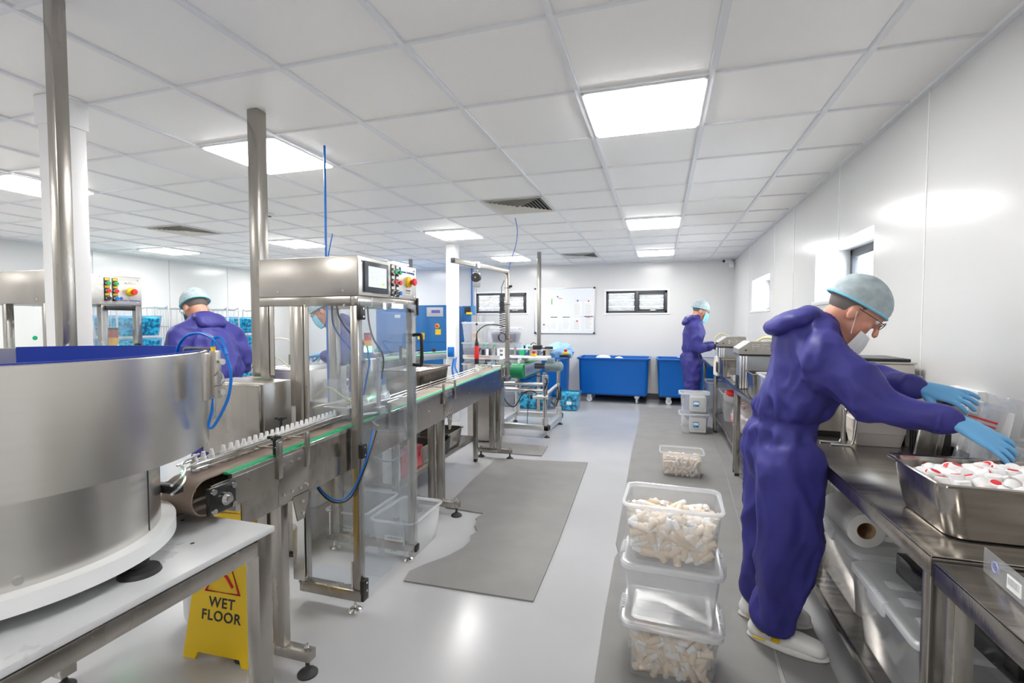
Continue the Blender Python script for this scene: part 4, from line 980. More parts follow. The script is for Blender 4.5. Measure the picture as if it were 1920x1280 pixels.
wheeled_tub('blue wheeled tub seen end-on beside the labelling machine', -2.10, 8.35, 1.15, .62, .68)
def bag(label, x, y, z, r, sc, m, name='plastic_bag', cat='bag', seed=1):
    b = B(); b.ball((0, 0, 0), r, sc, 44)
    for v in b.bm.verts:
        n_ = noise.noise(v.co*9+Vector((seed, seed*2, 0)))+.5*noise.noise(v.co*22+Vector((seed, 0, 3))); v.co *= 1+.22*n_
    o = b.build(name, m); o.location = (x, y, z); return tag(o, label, cat)
bag('white folded bag heaped in the blue tub, left one', -.98, 8.75, .765, .14, (1, .7, .5), white_pt)
bag('smaller white bag heaped in the blue tub, right one', -.72, 8.78, .755, .09, (1, .8, .55), white_pt, seed=4)
bag('large light blue plastic bag bulging over the end-on blue tub', -1.72, 8.40, .90, .22, (1.15, .9, .72), P('blue bag', (.30, .55, .85), .3), seed=2)
bag('light blue bag behind the slim pole on the tub', -2.25, 8.45, .90, .18, (1.2, .9, .6), P('blue bag', (.3, .55, .85), .3), seed=6)
bag('flat pale blue bag hanging at the back of the right blue tub', .40, 9.05, .80, .10, (1.2, .8, .4), P('blue bag', (.3, .55, .85), .3), seed=9)
# crates on the floor
def crate(label, x, y, z, w, d, h, rz=0, fill=crate_fill, lab=True, nf=True, bagc=False):
    t = thing('blue_crate', label, 'crate', (x, y, z), rz)
    open_box('body', crate_blue, t, w, d, h, .9, .02, .003, .018, crate_blue, .02)
    if nf:
        b = B(); b.loft(rings([(w*.84, d*.84, .02, .01), (w*.93, d*.93, .02, h*.5), (w*.95, d*.95, .02, h*.86), (w*.8, d*.8, .02, h*.93)])); b.build('bagged_contents', P('blue bagged contents', (.03, .45, .78), .3, noise_amt=.85, noise_scale=20, bump=.9, bump_scale=22, sharp=.13), t)
    if lab: B().box((w*.0, -d/2-.003, h*.35), (w*.22, -d/2-.001, h*.35+.05)).build('label_tag', paper, t, smooth=False)
    return t
crate('bright blue crate with bagged parts on the floor beside the labelling machine', -1.43, 7.78, 0, .36, .34, .29)
crate('pale blue crate of film behind the labelling machine frame', -2.00, 7.75, 0, .55, .36, .28, lab=False)
# compressor
t = thing('compressor', 'big blue compressor cabinet against the back wall', 'compressor', (-4.45, 8.45, 0))
B().box((-.75, -.4, .05), (.72, .4, 1.73), .015).build('cabinet', blue_cmp, t)
q = B(); q.box((.10, -.404, .1), (.106, -.4, 1.70)).box((.10, -.404, 1.05), (.72, -.4, 1.056)); q.build('door_joint', P('dark blue', (0, .05, .2), .5), t)
B().box((.33, -.412, 1.52), (.66, -.402, 1.69), .004).build('display_frame', P('grey display', (.55, .57, .6), .4), t); B().box((.43, -.416, 1.585), (.60, -.412, 1.64)).build('display', P('display blue', (.15, .15, .55), .2), t)
for x_, z_, w, h, nm in ((-.02, 1.62, .10, .05, 's'), (-.02, 1.48, .09, .14, 's'), (.14, 1.10, .14, .12, 's'), (.50, 1.19, .11, .10, 's')): B().box((x_, -.405, z_), (x_+w, -.401, z_+h)).build('warning_label', yellow, t, smooth=False)
q = B()
for k in range(3): q.box((-.008, -.407, 1.50+k*.035), (.016, -.405, 1.52+k*.035)).box((.03, -.407, 1.50+k*.035), (.054, -.405, 1.52+k*.035))
each(q, 'red_symbol', red, t)
e_ = B().cyl((.54, -.415, 1.35), (.54, -.40, 1.35), .045).build('stop_switch', yellow, t); B().cyl((.54, -.44, 1.35), (.54, -.41, 1.35), .025).build('stop_button', red, e_)
B().box((-.34, -.404, 1.50), (-.22, -.401, 1.56)).build('maker_plate', white_pl, t, smooth=False)
for x_ in (-.60, .5): B().box((x_, -.35, 0), (x_+.1, .35, .05)).build('skid', dark, t)
q = B().box((-.86+.0, 0, 0), (0, 0, 0)) if False else None
t = thing('electric_panel', 'narrow blue switch panel right of the white column', 'electrical panel', (-3.42, 8.35, 0))
B().box((-.12, 0, .95), (.05, .25, 1.72), .006).build('blue_cover', blue_cmp, t); B().box((-.10, .02, .0), (.22, .28, 1.55), .006).build('grey_backing', P('grey sheet', (.38, .38, .38), .5), t)
B().box((.07, -.02, 1.08), (.19, .02, 1.24), .006).build('switch_box', yellow, t); B().cyl((.13, -.05, 1.18), (.13, -.02, 1.18), .04).build('stop_button', red, t)
B().box((-.10, -.03, .70), (.02, .0, .96), .004).build('vent_grille', dark, t); B().box((-.06, -.06, 1.58), (.06, 0, 1.70), .01).build('pressure_valve', dark, t); B().box((-.02, -.07, 1.56), (.09, -.03, 1.60), .006).build('yellow_valve', yellow, t)
hose([(-3.70, 9.22, CZ), (-3.70, 9.22, 1.9), (-3.70, 9.2, 1.1)], .016, hose_blue, 'blue pipe running down the back wall right of the white column', 2, name='blue_pipe', cat='pipe')
t = thing('wall_socket', 'blue industrial socket box on the mid room column', 'socket', (-2.83, 6.29, .93))
B().box((-.05, -.045, 0), (.04, 0, .14), .008).build('box', hose_blue, t); B().box((-.03, -.052, .03), (.02, -.045, .09), .004).build('flap', blue_cmp, t); B().box((-.06, -.01, -.03), (.06, .0, .17), .003).build('backplate', white_pl, t)
hose([(-2.77, 6.30, .92), (-2.74, 6.2, .78), (-2.66, 6.2, .66), (-2.60, 6.3, .62)], .012, hose_blue, 'blue cable hanging from the column socket', name='cable', cat='cable')
hose([(-2.80, 6.28, .90), (-2.81, 6.25, .75), (-2.78, 6.25, .62)], .012, hose_blue, 'second blue cable dropping straight below the column socket', name='cable', cat='cable')
# stacked clear boxes
for x, y, z, h, lb_, fc in ((-3.05, 7.9, 0, .34, 'bottom clear box of the left stack by the labeller, dark contents', (.10, .12, .22)), (-3.05, 7.9, .36, .34, 'second clear box of the left stack by the labeller', (.10, .12, .22)), (-3.05, 7.9, .72, .34, 'third clear box of the left stack, half full of dark parts', (.10, .12, .22)), (-3.05, 7.9, 1.08, .33, 'top white clear box of the left stack, empty', None),
                            (-2.52, 7.85, 0, .34, 'bottom clear box of the right stack by the labeller', (.10, .12, .22)), (-2.52, 7.85, .36, .34, 'second clear box of the right stack by the labeller', (.10, .12, .22)), (-2.52, 7.85, .72, .34, 'third clear box of the right stack with two white labels', (.07, .08, .20)), (-2.52, 7.85, 1.08, .24, 'top clear box of the right stack with dark and red parts', (.12, .10, .20))):
    t = storage_tub(lb_, x, y, z, .46, .40, h, lid=True, cat='storage box')
    if fc: B().loft(rings([(.37, .31, .02, .01), (.42, .36, .02, h*.6), (.38, .3, .02, h*.72)])).build('contents', P('dark parts %.2f' % fc[0], fc, .6, noise_amt=.4, noise_scale=40), t)
    if 'two white' in lb_:
        for dz in (.24, .17): B().box((-.05, -.197, dz), (.09, -.195, dz+.035)).build('label', paper, t, smooth=False)
o = bag('crumpled brown packing scrap on the right box stack', -2.42, 7.66, 1.12, .05, (1.2, .8, .6), card, 'packing_scrap', 'packaging', 3)

# roll cages along the left wall
def roll_cage(label, y, n=2, w=.78, d=.7, h=1.64, x=-7.72):
    t = thing('roll_cage', label, 'roll cage', (x, y, 0))
    B().box((-d/2, -w/2, .16), (d/2, w/2, .19), .004).build('base', alu, t)
    for sy in (-1, 1):
        f = B(); yy = sy*(w/2-.01)
        f.tube([(-d/2, yy, .18), (-d/2, yy, h-.08), (-d/2+.08, yy, h), (d/2-.08, yy, h), (d/2, yy, h-.08), (d/2, yy, .18)], .012, smooth=3)
        for k in range(1, 6): f.cyl((-d/2+d*k/6, yy, .19), (-d/2+d*k/6, yy, h), .004, n=6)
        for z in (.6, 1.0, 1.35): f.cyl((-d/2, yy, z), (d/2, yy, z), .005, n=6)
        f.build('side_frame', alu, t)
    f = B()
    f.tube([(-d/2, -w/2, .18), (-d/2, -w/2, h-.08), (-d/2, -w/2+.08, h), (-d/2, w/2-.08, h), (-d/2, w/2, h-.08), (-d/2, w/2, .18)], .012, smooth=3)
    for k in range(1, 8): f.cyl((-d/2, -w/2+w*k/8, .19), (-d/2, -w/2+w*k/8, h), .004, n=6)
    f.build('back_frame', alu, t)
    for sx in (-1, 1):
        for sy in (-1, 1): B().cyl((sx*(d/2-.08)-.0, sy*(w/2-.08)-.015, .06), (sx*(d/2-.08), sy*(w/2-.08)+.015, .06), .06).build('wheel', rubber, t)
    return t
cg = [(5.28, 'first roll cage from the left, holding blue crates'), (6.35, 'second roll cage, nearly empty, behind the blurred walking worker'), (7.35, 'third roll cage holding blue crates, nearest the pole')]
for y_, lb_ in cg: roll_cage(lb_, y_)
def wall_crate(lb_, y, z, dy=.68): return crate(lb_, -7.70, y, z, .5, dy, .31, 0, lab=False)
for k, z in enumerate((.19, .53, .87, 1.21)):
    nm = ['bottom', 'second', 'third', 'top'][k]
    wall_crate('blue crate of blue parts, %s level in the first roll cage' % nm, 5.28, z)
    wall_crate('blue crate of blue parts, %s level in the third roll cage' % nm, 7.35, z)
# papers on the left wall
t = thing('wall_chart', 'large white wall chart with green dots and red line on the left wall', 'poster', (XL+.006, 4.45, 1.45))
B().box((0, -.45, -.42), (.004, .45, .42)).build('sheet', paper, t, smooth=False)
q = B(); q.box((.004, -.3, .20), (.005, .3, .212)); q.build('red_line', ink_red, t, smooth=False)
for z_ in (.215, -.25): B().cyl((.004, 0, z_), (.006, 0, z_), .03).build('green_dot', green, t)

# ---- second production line seen past and through the guard cabinet
t = thing('filling_line', 'second steel bottling line with conveyor beyond the guard cabinet', 'machine', (-3.42, 4.85, 0))
B().box((-.12, -1.6, .80), (.12, 1.5, .93), .004).build('conveyor_body', steel_top, t); B().box((-.10, -1.6, .93), (.08, 1.5, .936)).build('chain', belt_brown, t); B().box((.08, -1.6, .925), (.105, 1.5, .94), .001).build('green_strip', green, t)
for x_ in (-.11, .06): B().tube([(x_, -1.6, .99), (x_, 1.5, .99)], .005, smooth=0).build('guide_rail', bright, t)
for y_ in (-1.4, 0, 1.3):
    for x_ in (-.09, .05): B().box((x_, y_, .05), (x_+.04, y_+.04, .80), .003).build('leg', steel, t)
    B().box((-.2, y_, .04), (.2, y_+.04, .08), .003).build('foot_bar', steel, t)
B().cyl((.0, -.95, .96), (.0, -.95, .972), .20, n=40).build('star_wheel', white_pl, t)
q = B(); q.tube([(.32*math.cos(a*PI/12), -1.15+.0*a, .94+.33*math.sin(a*PI/12)) for a in range(13)], .008, smooth=0); q.build('round_guard', P('guard edge', (.75, .73, .66), .4), t)
B().box((-.34, -1.154, .93), (.34, -1.15, .96), .002).build('guard_base', white_pl, t)
text('CAUTION MOVING PARTS', .03, ink_red, T(0, -1.156, .945) @ FACE_NY, 'lettering', t)
for x_, y_, h_, r_, m in ((-.2, -.8, .16, .02, steel), (.18, -.7, .2, .018, dark), (-.05, -.5, .14, .03, white_pl), (.16, -.3, .12, .025, alu), (-.16, .0, .18, .02, dark), (.1, .2, .15, .03, steel_sheet), (-.1, .6, .14, .02, green), (.14, .8, .18, .02, dark), (.0, 1.1, .12, .03, alu)): B().cyl((x_, y_, .93), (x_, y_, .93+h_), r_).build('fixture', m, t)
B().box((-.26, .1, 1.0), (.24, .2, 1.06), .006).build('sensor_arm', steel, t)
e_ = B().box((.13, .95, 1.0), (.19, 1.01, 1.03), .004).build('stop_switch', yellow, t); B().cyl((.16, .98, 1.03), (.16, .98, 1.06), .02).build('stop_button', red, e_)
B().tube([(-.2, -1.3, 1.0), (-.05, -1.35, 1.15), (.1, -1.3, 1.10), (.2, -1.25, 1.0)], .006).build('pale_hose', hose_pale, t)
t = thing('stainless_cabinet', 'plain stainless cabinet behind the guard cabinet near the cap tray', 'cabinet', (-2.55, 3.05, 0))
B().box((-.35, 0, .02), (.0, .45, 1.05), .006).build('body', steel_sheet, t); B().box((-.345, -.012, .04), (-.005, .0, 1.03), .004).build('door', steel_sheet, t); B().cyl((-.04, -.022, .8), (-.04, -.012, .8), .010).build('lock', dark, t)
def stack_light(label, x, y, z, h=.26):
    t = thing('stack_light', label, 'signal light', (x, y, z))
    B().cyl((0, 0, 0), (0, 0, .06), .012).build('stem', dark, t)
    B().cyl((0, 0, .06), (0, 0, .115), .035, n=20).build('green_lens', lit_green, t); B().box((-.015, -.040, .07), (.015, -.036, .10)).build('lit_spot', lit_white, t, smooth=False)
    B().cyl((0, 0, .115), (0, 0, .17), .035, n=20).build('amber_lens', amber_lens, t); B().cyl((0, 0, .17), (0, 0, .225), .035, n=20).build('red_lens', red_lens, t); B().cyl((0, 0, .225), (0, 0, .24), .036, n=20).build('top_cap', dark, t)
stack_light('signal light with lit green lens under the AUTO 1 panel', -3.72, 2.44, 1.14)
B().box((-3.80, 2.36, .06), (-3.64, 2.50, 1.14), .004).build('light_pedestal', steel)
tag(bpy.data.objects['light_pedestal'], 'steel pedestal under the lit signal light', 'pedestal')
stack_light('signal light with lit green lens seen through the guard door', -2.62, 3.92, 1.08)
B().box((-2.70, 3.83, .0), (-2.53, 4.0, 1.08), .004).build('light_pedestal', steel); tag(bpy.data.objects['light_pedestal.001'], 'steel pedestal behind the guard carrying a signal light', 'pedestal')
t = thing('side_conveyor', 'short conveyor with green strip and stop button in front of the compressor', 'conveyor', (-3.45, 6.2, 0))
M_ = R(0, 0, -.35)
B(M_).box((-.09, -.9, .86), (.09, .9, .96), .004).build('body', alu, t); B(M_).box((-.08, -.9, .96), (.07, .9, .966)).build('belt', white_pl, t); B(M_).box((.07, -.9, .955), (.092, .9, .97)).build('green_strip', green, t)
for y_ in (-.7, .7): B(M_).box((-.03, y_, 0), (.03, y_+.05, .86), .003).build('leg', alu, t)
e_ = B(M_).box((.0, -.1, 1.0), (.08, -.02, 1.03), .004).build('stop_switch', yellow, t); B(M_).cyl((.04, -.06, 1.03), (.04, -.06, 1.065), .025).build('stop_button', red, e_); B(M_).box((.02, -.09, .96), (.06, -.04, 1.0)).build('bracket', dark, t)
q = B(M_)
for y_ in (-.6, -.35, .15, .45): q.box((-.02, y_, .97), (.03, y_+.03, 1.02), .004)
each(q, 'clamp', dark, t)
# far left steel machine edge
t = thing('side_cabinet', 'steel rail machine top at the far left edge behind the bowl', 'machine', (-3.55, 1.62, 0))
B().box((-.55, -.04, 1.12), (.18, .04, 1.20), .005).build('beam', steel_sheet, t); B().box((-.5, -.03, 0), (-.44, .03, 1.12), .003).build('leg', steel, t); B().box((.1, -.03, 0), (.16, .03, 1.12), .003).build('leg', steel, t); B().box((-.2, -.045, 1.15), (-.0, -.035, 1.205), .003).build('hinge_plate', steel, t)

# ================================================================ STEEL BENCHES ALONG THE RIGHT WALL
def bench(label, y0, y1, z=.84, xf=.65, shelf=.245, legs=True, dz=0):
    t = thing('workbench', label, 'workbench', (xf, y0, 0)); L = y1-y0; w = XR-.012-xf
    b = B(); b.box((0, .002, z-.008), (w, L-.002, z), .002); b.box((0, .002, z-.055), (.004, L-.002, z-.002), .0015); b.box((0, .002, z-.055), (w, .006, z-.002), .001); b.box((0, L-.006, z-.055), (w, L-.002, z-.002), .001); b.box((w-.004, .002, z), (w, L-.002, z+.05), .001)
    b.build('worktop', steel_top, t)
    b = B(); b.box((.03, .03, shelf-.004), (w-.03, L-.03, shelf)); b.box((.03, .03, shelf-.045), (.034, L-.03, shelf), .001); b.box((.03, .03, shelf-.045), (w-.03, .034, shelf), .001); b.box((.03, L-.034, shelf-.045), (w-.03, L-.03, shelf), .001)
    b.build('undershelf', steel_top, t)
    for x_ in (.012, w-.055):
        for y_ in (.03, L-.07):
            l = B().box((x_, y_, .03), (x_+.04, y_+.04, z-.01), .003).build('leg', steel, t); B().box((x_+.001, y_+.001, .0), (x_+.039, y_+.039, .032), .005).build('foot', rubber, l)
    return t
bench('nearest low steel bench at the bottom right corner', .35, 1.425, z=.83)
bench('steel bench with the big pan of caps, where the near worker leans', 1.435, 4.87)
bench('middle steel bench holding the two sealers', 4.88, 6.70)
bench('far steel bench beside the far worker', 6.71, 8.4)
TOP = .841
# big pan of caps
steel_pan('large deep steel pan full of white caps with red discs on the near bench', .955, 1.69, TOP, .50, .325, .155)
scatter_caps(cap_proto('white cap with red disc heaped in the large near steel pan', 'caps in the large near pan', 1.1), .955, 1.69, TOP+.125, .42, .26, 96, .025, 1.1)
heap('cap_heap', 'white caps filling the large near steel pan below the top layer', .955, 1.69, TOP+.012, .40, .24, .098, cap_w)
# acrylic bar on the nearest bench
t = thing('acrylic_sign_bar', 'clear acrylic bar with round holes and barcode label on the nearest bench', 'acrylic holder', (.735, 1.40, .832), -.08)
b = B(); b.box((0, -.34, .0), (.004, 0, .058), .0015); b.box((0, -.34, .0), (.05, 0, .003), .001); b.build('sheet', acryl, t)
for y_ in (-.05, -.20): q = B(); q.tube([(-.0005, y_+.012*math.cos(a*PI/8), .032+.012*math.sin(a*PI/8)) for a in range(16)], .0012, smooth=0, closed=True, n=6); q.build('hole_rim', P('acrylic edge', (.35, .38, .75), .2), t)
B().box((-.002, -.15, .012), (-.0005, -.10, .042)).build('barcode_label', paper, t, smooth=False)
q = B(); y_ = -.145
while y_ < -.105: q.box((-.0026, y_, .022), (-.002, y_+.0012, .038)); y_ += random.choice([.0025, .0035])
q.build('barcode', ink_grey, t, smooth=False)
# items behind the near worker's arms
t = thing('bag_sealer', 'large stainless sealer cabinet with black lid behind the near worker arm', 'sealing machine', (1.02, 2.78, TOP))
B().box((-.30, 0, .03), (.15, .36, .375), .006).build('cabinet', steel_sheet, t); B().box((-.31, -.005, .375), (.155, .365, .385), .003).build('lid', steel_sheet, t); B().box((-.20, .02, .385), (.14, .30, .40), .003).build('black_tray', dark, t)
q = B()
for k in range(3): q.box((-.16, -.006, .31-k*.03), (.03, .001, .318-k*.03), .002)
each(q, 'vent_slot', bright, t)
B().box((-.28, .02, 0), (.13, .34, .03)).build('plinth', dark, t)
t = thing('plastic_tray', 'cream plastic box on the bench beside the black ribbed block', 'box', (.98, 2.70, TOP))
B().loft(rings([(.18, .13, .02, 0), (.20, .15, .02, .06), (.205, .155, .02, .062), (.21, .16, .02, .12), (.19, .14, .02, .125)])).build('body', P('cream plastic', (.78, .72, .66), .4), t)
t = thing('ribbed_block', 'black ribbed rubber block under the near worker forearm', 'machine part', (1.12, 2.56, TOP))
b = B(); b.box((-.05, -.10, 0), (.05, .02, .11), .004)
for k in range(6): b.box((-.055, -.10+k*.02, .005), (-.05, -.09+k*.02, .105), .001)
b.build('block', dark, t)
t = thing('bent_wire_rack', 'bent chrome wire rack standing on the bench by the near worker waist', 'rack', (.87, 2.60, TOP))
B().tube([(-.10, 0, .005), (-.03, 0, .004), (-.01, 0, .02), (0, 0, .10), (.005, 0, .155), (.03, 0, .185), (.10, .01, .188), (.2, .02, .188)], .006, smooth=6).build('front_wire', bright, t)
B().tube([(-.13, .05, .005), (-.06, .05, .004), (-.04, .05, .02), (-.03, .05, .10), (-.025, .05, .155), (0, .05, .185), (.10, .06, .188)], .006, smooth=6).build('rear_wire', bright, t); B().box((-.045, .01, .003), (-.035, .05, .17), .003).build('upright_plate', steel_sheet, t)
t = thing('leaflet_dispenser', 'clear acrylic leaflet holder against the wall with white cards', 'holder', (1.13, 2.10, TOP))
B().box((-.10, -.10, .0), (-.096, .10, .28), .002, R(0, .25, 0)).build('front_sheet', acryl, t); B().box((-.02, -.10, .0), (-.016, .10, .32), .002, R(0, .10, 0)).build('back_sheet', acryl, t)
B().box((-.05, -.085, .05), (-.045, .085, .27), .001, R(0, .16, 0)).build('cards', paper, t); B().box((-.104, -.08, .215), (-.1025, .08, .222), M=R(0, .25, 0)).build('red_print', ink_red, t, smooth=False); B().box((-.104, -.08, .20), (-.1025, .05, .205), M=R(0, .25, 0)).build('red_print', ink_red, t, smooth=False)
t = thing('acrylic_box', 'clear acrylic box standing on the bench against the wall at far right', 'box', (1.13, 1.96, TOP))
open_box('body', acryl, t, .12, .16, .19, 1, .004, .003, .001, acryl); q = B().box((-.062, .0, .12), (-.0605, .004, .15)); q.build('mark', ink, t, smooth=False)
t = thing('double_socket', 'white wall socket with black plug behind the near worker glove', 'socket', (XR, 2.42, 1.10))
B().box((-.03, -.10, -.04), (0, .10, .05), .004).build('faceplate', white_pl, t); B().box((-.085, .02, -.03), (-.03, .08, .03), .01).build('plug', dark, t)
q = B()
for y_ in (-.07, -.05, -.03): q.box((-.031, y_, -.02), (-.0295, y_+.006, -.01))
each(q, 'socket_pin_hole', ink, t)
hose([(1.13, 2.47, 1.08), (1.10, 2.46, 1.0), (1.10, 2.44, .92), (1.06, 2.46, .855), (1.0, 2.5, .848)], .005, dark, 'black power cable looping down from the wall plug', name='power_cable', cat='cable')
t = thing('steel_upright', 'slanted stainless chute under the near worker forearm', 'chute', (1.03, 2.35, TOP)); B().box((-.045, -.012, 0), (.045, .012, .16), .012, R(0, .15, 0)).build('blade', steel, t); B().box((.02, -.014, .01), (.028, -.011, .15), .001, R(0, .15, 0)).build('rib', bright, t)
t = thing('grey_dispenser', 'beige grey bottle beside the sealer against the wall', 'bottle', (1.14, 2.68, TOP)); B().lathe([(.04, 0), (.042, .01), (.042, .24), (.03, .28), (.015, .30), (.015, .33)]).build('body', P('beige grey', (.45, .42, .40), .5), t)
# sealers
def sealer(label, x, y, w=.27):
    t = thing('tabletop_sealer', label, 'sealing machine', (x, y, TOP))
    b = B(); pr = [(-.145, .30), (w-.145, .30), (w-.145, .41), (-.055, .41), (-.145, .345)]
    b.loft([[(u, 0, z) for u, z in pr], [(u, .34, z) for u, z in pr]]); hd = b.build('hood', steel_sheet, t, smooth=False)
    q = B()
    for cx in (-.01, .07) if w > .25 else (.0,):
        for k in range(4): q.box((cx-.027, -.004, .335+k*.015), (cx+.027, .001, .340+k*.015), .001)
    each(q, 'vent_slot', bright, hd); B().cyl((-.09, -.006, .335), (-.09, 0, .335), .007).build('hood_screw', dark, hd)
    B().box((-.14, .005, .288), (w-.15, .335, .300)).build('gasket', dark, t)
    B().box((-.12, .02, .0), (w-.16, .32, .288), .006).build('body', P('grey cabinet', (.30, .31, .33), .35, .5), t)
    for k in range(3): B().box((-.135+k*.022, -.006+k*.003, .0), (-.12+k*.022, .02, .285), .004).build('side_rail', alu, t)
    B().box((-.155, -.03, .0), (-.145, .10, .12), .01).build('black_flap', dark, t)
    return t
sealer('nearer stainless tabletop sealer with sloped vented hood', .795, 4.60); sealer('farther stainless tabletop sealer behind the steel pan', .775, 6.00, .29)
hose([(.82, 4.75, 1.25), (.86, 4.62, 1.285), (.93, 4.5, 1.27), (.97, 4.45, 1.18), (.98, 4.42, 1.10)], .012, P('pale yellow hose', (.80, .74, .38), .4), 'pale yellow hose arching over the nearer sealer')
hose([(.60, 6.02, 1.16), (.60, 6.0, 1.24), (.66, 6.0, 1.29), (.75, 6.02, 1.26)], .006, P('pale yellow hose', (.8, .74, .38), .4), 'thin yellow hose on the farther sealer')
t = thing('sealer_nozzle', 'black nozzle arm on the left of the farther sealer', 'nozzle', (.60, 6.02, 1.10)); B().cyl((0, 0, 0), (0, 0, .07), .008).build('tip', dark, t); B().box((0, -.008, .07), (.14, .008, .085), .003).build('arm', dark, t)
hose([(1.0, 6.2, .846), (1.06, 6.2, 1.0), (1.10, 6.15, 1.08), (1.08, 6.1, 1.15), (.96, 6.08, 1.12)], .008, dark, 'black cable behind the farther sealer', name='cable', cat='cable')
steel_pan('steel pan with amber contents beside the farther sealer', .725, 5.62, TOP, .22, .32, .19)
heap('amber_contents', 'amber bottles in the pan beside the farther sealer', .725, 5.62, TOP+.02, .17, .26, .14, P('amber mix', (.66, .50, .38), .5))
steel_pan('steel pan reflecting blue in front of the nearer sealer', .78, 4.05, TOP, .27, .34, .20)
t = storage_tub('white lined clear box on the bench beside the near worker back', .75, 3.60, TOP, .20, .30, .23)
bag('white bag spilling from the clear box beside the near worker', .75, 3.60, TOP+.17, .09, (.9, 1.3, .7), bag_clear, seed=5)
t = thing('white_jug', 'white plastic jug beside the nearer sealer', 'jug', (.93, 4.42, TOP)); B().loft(rings([(.12, .12, .02, 0), (.125, .125, .02, .15), (.10, .10, .03, .19), (.04, .04, .019, .21), (.04, .04, .019, .23)])).build('body', white_pl, t)
t = thing('dispensing_pump', 'small blue pump bottle behind the nearer sealer', 'bottle', (.96, 4.25, TOP)); B().lathe([(.035, 0), (.035, .20), (.012, .24), (.012, .30)]).build('body', P('blue pump', (.06, .08, .30), .4), t); B().box((-.05, -.01, .30), (.02, .01, .32), .005).build('spout', P('blue pump', (.06, .08, .3), .4), t)
t = thing('white_cloth', 'cream cloth pad hanging over the bench edge near the far worker', 'cloth', (.66, 6.40, 0)); b = B(); b.loft([[(-.02, -.2, .78), (-.02, .18, .76), (-.005, .18, .76), (-.005, -.2, .78)], [(-.022, -.2, .90), (-.02, .18, .9), (.0, .18, .9), (0, -.2, .90)], [(-.01, -.18, 1.00), (-.01, .15, 1.0), (.10, .15, 1.0), (.10, -.18, 1.0)]]); b.build('pad', P('cream cloth', (.74, .71, .64), .9, bump=.2, bump_scale=20), t)
t = thing('clear_container', 'clear container the far worker is filling on the bench', 'container', (.80, 6.95, TOP)); open_box('body', tubm, t, .20, .24, .24, .9, .02, .003, .01, tub_rim); B().box((-.105, -.09, .10), (-.103, .05, .15)).build('blue_label', hose_blue, t, smooth=False)
t = thing('printed_cards', 'small stack of white printed cards on the bench before the nearer sealer', 'paper', (.80, 4.85, TOP)); B().box((-.07, -.09, 0), (.07, .09, .02), .002, R(0, 0, .1)).build('stack', paper, t); B().box((-.05, -.06, .02), (.05, .0, .0206), M=R(0, 0, .1)).build('print', ink_blue, t, smooth=False)
t = thing('clear_blister_tray', 'clear plastic blister tray lying on the bench left of the cards', 'tray', (.735, 5.30, TOP)); open_box('body', acryl, t, .09, .34, .03, .95, .01, .002, .004, acryl); 
for k in range(3): B().ball((0, -.1+k*.1, .02), .018).build('clear_cup', acryl, t)
t = thing('wall_notice', 'faint white notice taped to the wall above the benches', 'paper', (XR-.004, 5.55, 1.30)); B().box((-.002, -.10, -.2), (.001, .10, .2)).build('sheet', paper, t, smooth=False)
q = B()
for k in range(9): q.box((-.0026, -.07, -.17+k*.04), (-.002, .07, -.166+k*.04))
q.build('print', ink_grey, t, smooth=False)
# under the benches
SHF = .246
storage_tub('large clear lidded tub under the near bench carrying the paper roll', .925, 2.42, SHF, .38, .52, .265, lid=True)
storage_tub('clear lidded tub under the near bench behind the front leg', .905, 1.84, SHF, .40, .50, .265, lid=True)
roll('white paper roll lying on the tub under the near bench', T(.79, 2.22, .590) @ R(-PI/2, 0, .05), .067, .27)
t = thing('black_box', 'gloss black flat box lying on the clear tub behind the bench legs', 'box', (.99, 1.78, .530)); B().box((-.17, -.32, 0), (.14, .24, .075), .004, R(0, .0, .06)).build('body', black_gl, t)
storage_tub('clear tub under the nearest bench at the bottom right', .93, 1.02, SHF, .40, .60, .20, lid=False)
t = storage_tub('white lined tub with paper flap under the bench by the near worker hip', .86, 4.30, SHF, .30, .48, .27, tp=.94)
B().loft(rings([(.27, .44, .02, .01), (.285, .46, .02, .2), (.27, .44, .02, .21)])).build('paper_liner', paper, t); B().loft([[(-.15, -.24, .04), (.02, -.24, .04), (.02, -.24, .044), (-.15, -.24, .044)], [(-.26, -.36, .0), (-.08, -.38, .0), (-.08, -.38, .004), (-.26, -.36, .004)]]).build('paper_flap', paper, t)
for k in range(3): text(['L', 't', 'x'][k], .05, ink, T(-.148, -.05+.03*k, .11) @ R(PI/2, 0, -PI/2), 'handwriting', t)
t = thing('black_folder', 'black folder standing in the white lined tub under the bench', 'folder', (.80, 4.25, SHF+.215)); B().box((-.12, -.10, 0), (.08, .08, .10), .003, R(.0, .5, 0)).build('cover', dark, t)
t = storage_tub('clear tub holding white bags under the middle bench', .88, 6.35, SHF, .34, .50, .34); bag('white bags stuffed in the tub under the middle bench', .88, 6.35, SHF+.27, .17, (.9, 1.3, .6), bag_clear, seed=7)
storage_tub('clear tub on the floor end of the far bench by the worker leg', .76, 7.25, SHF, .30, .44, .36)
o = bag('small red parts bag tucked under the middle bench top', .80, 6.05, .60, .07, (1.1, 1, .6), red, seed=8)
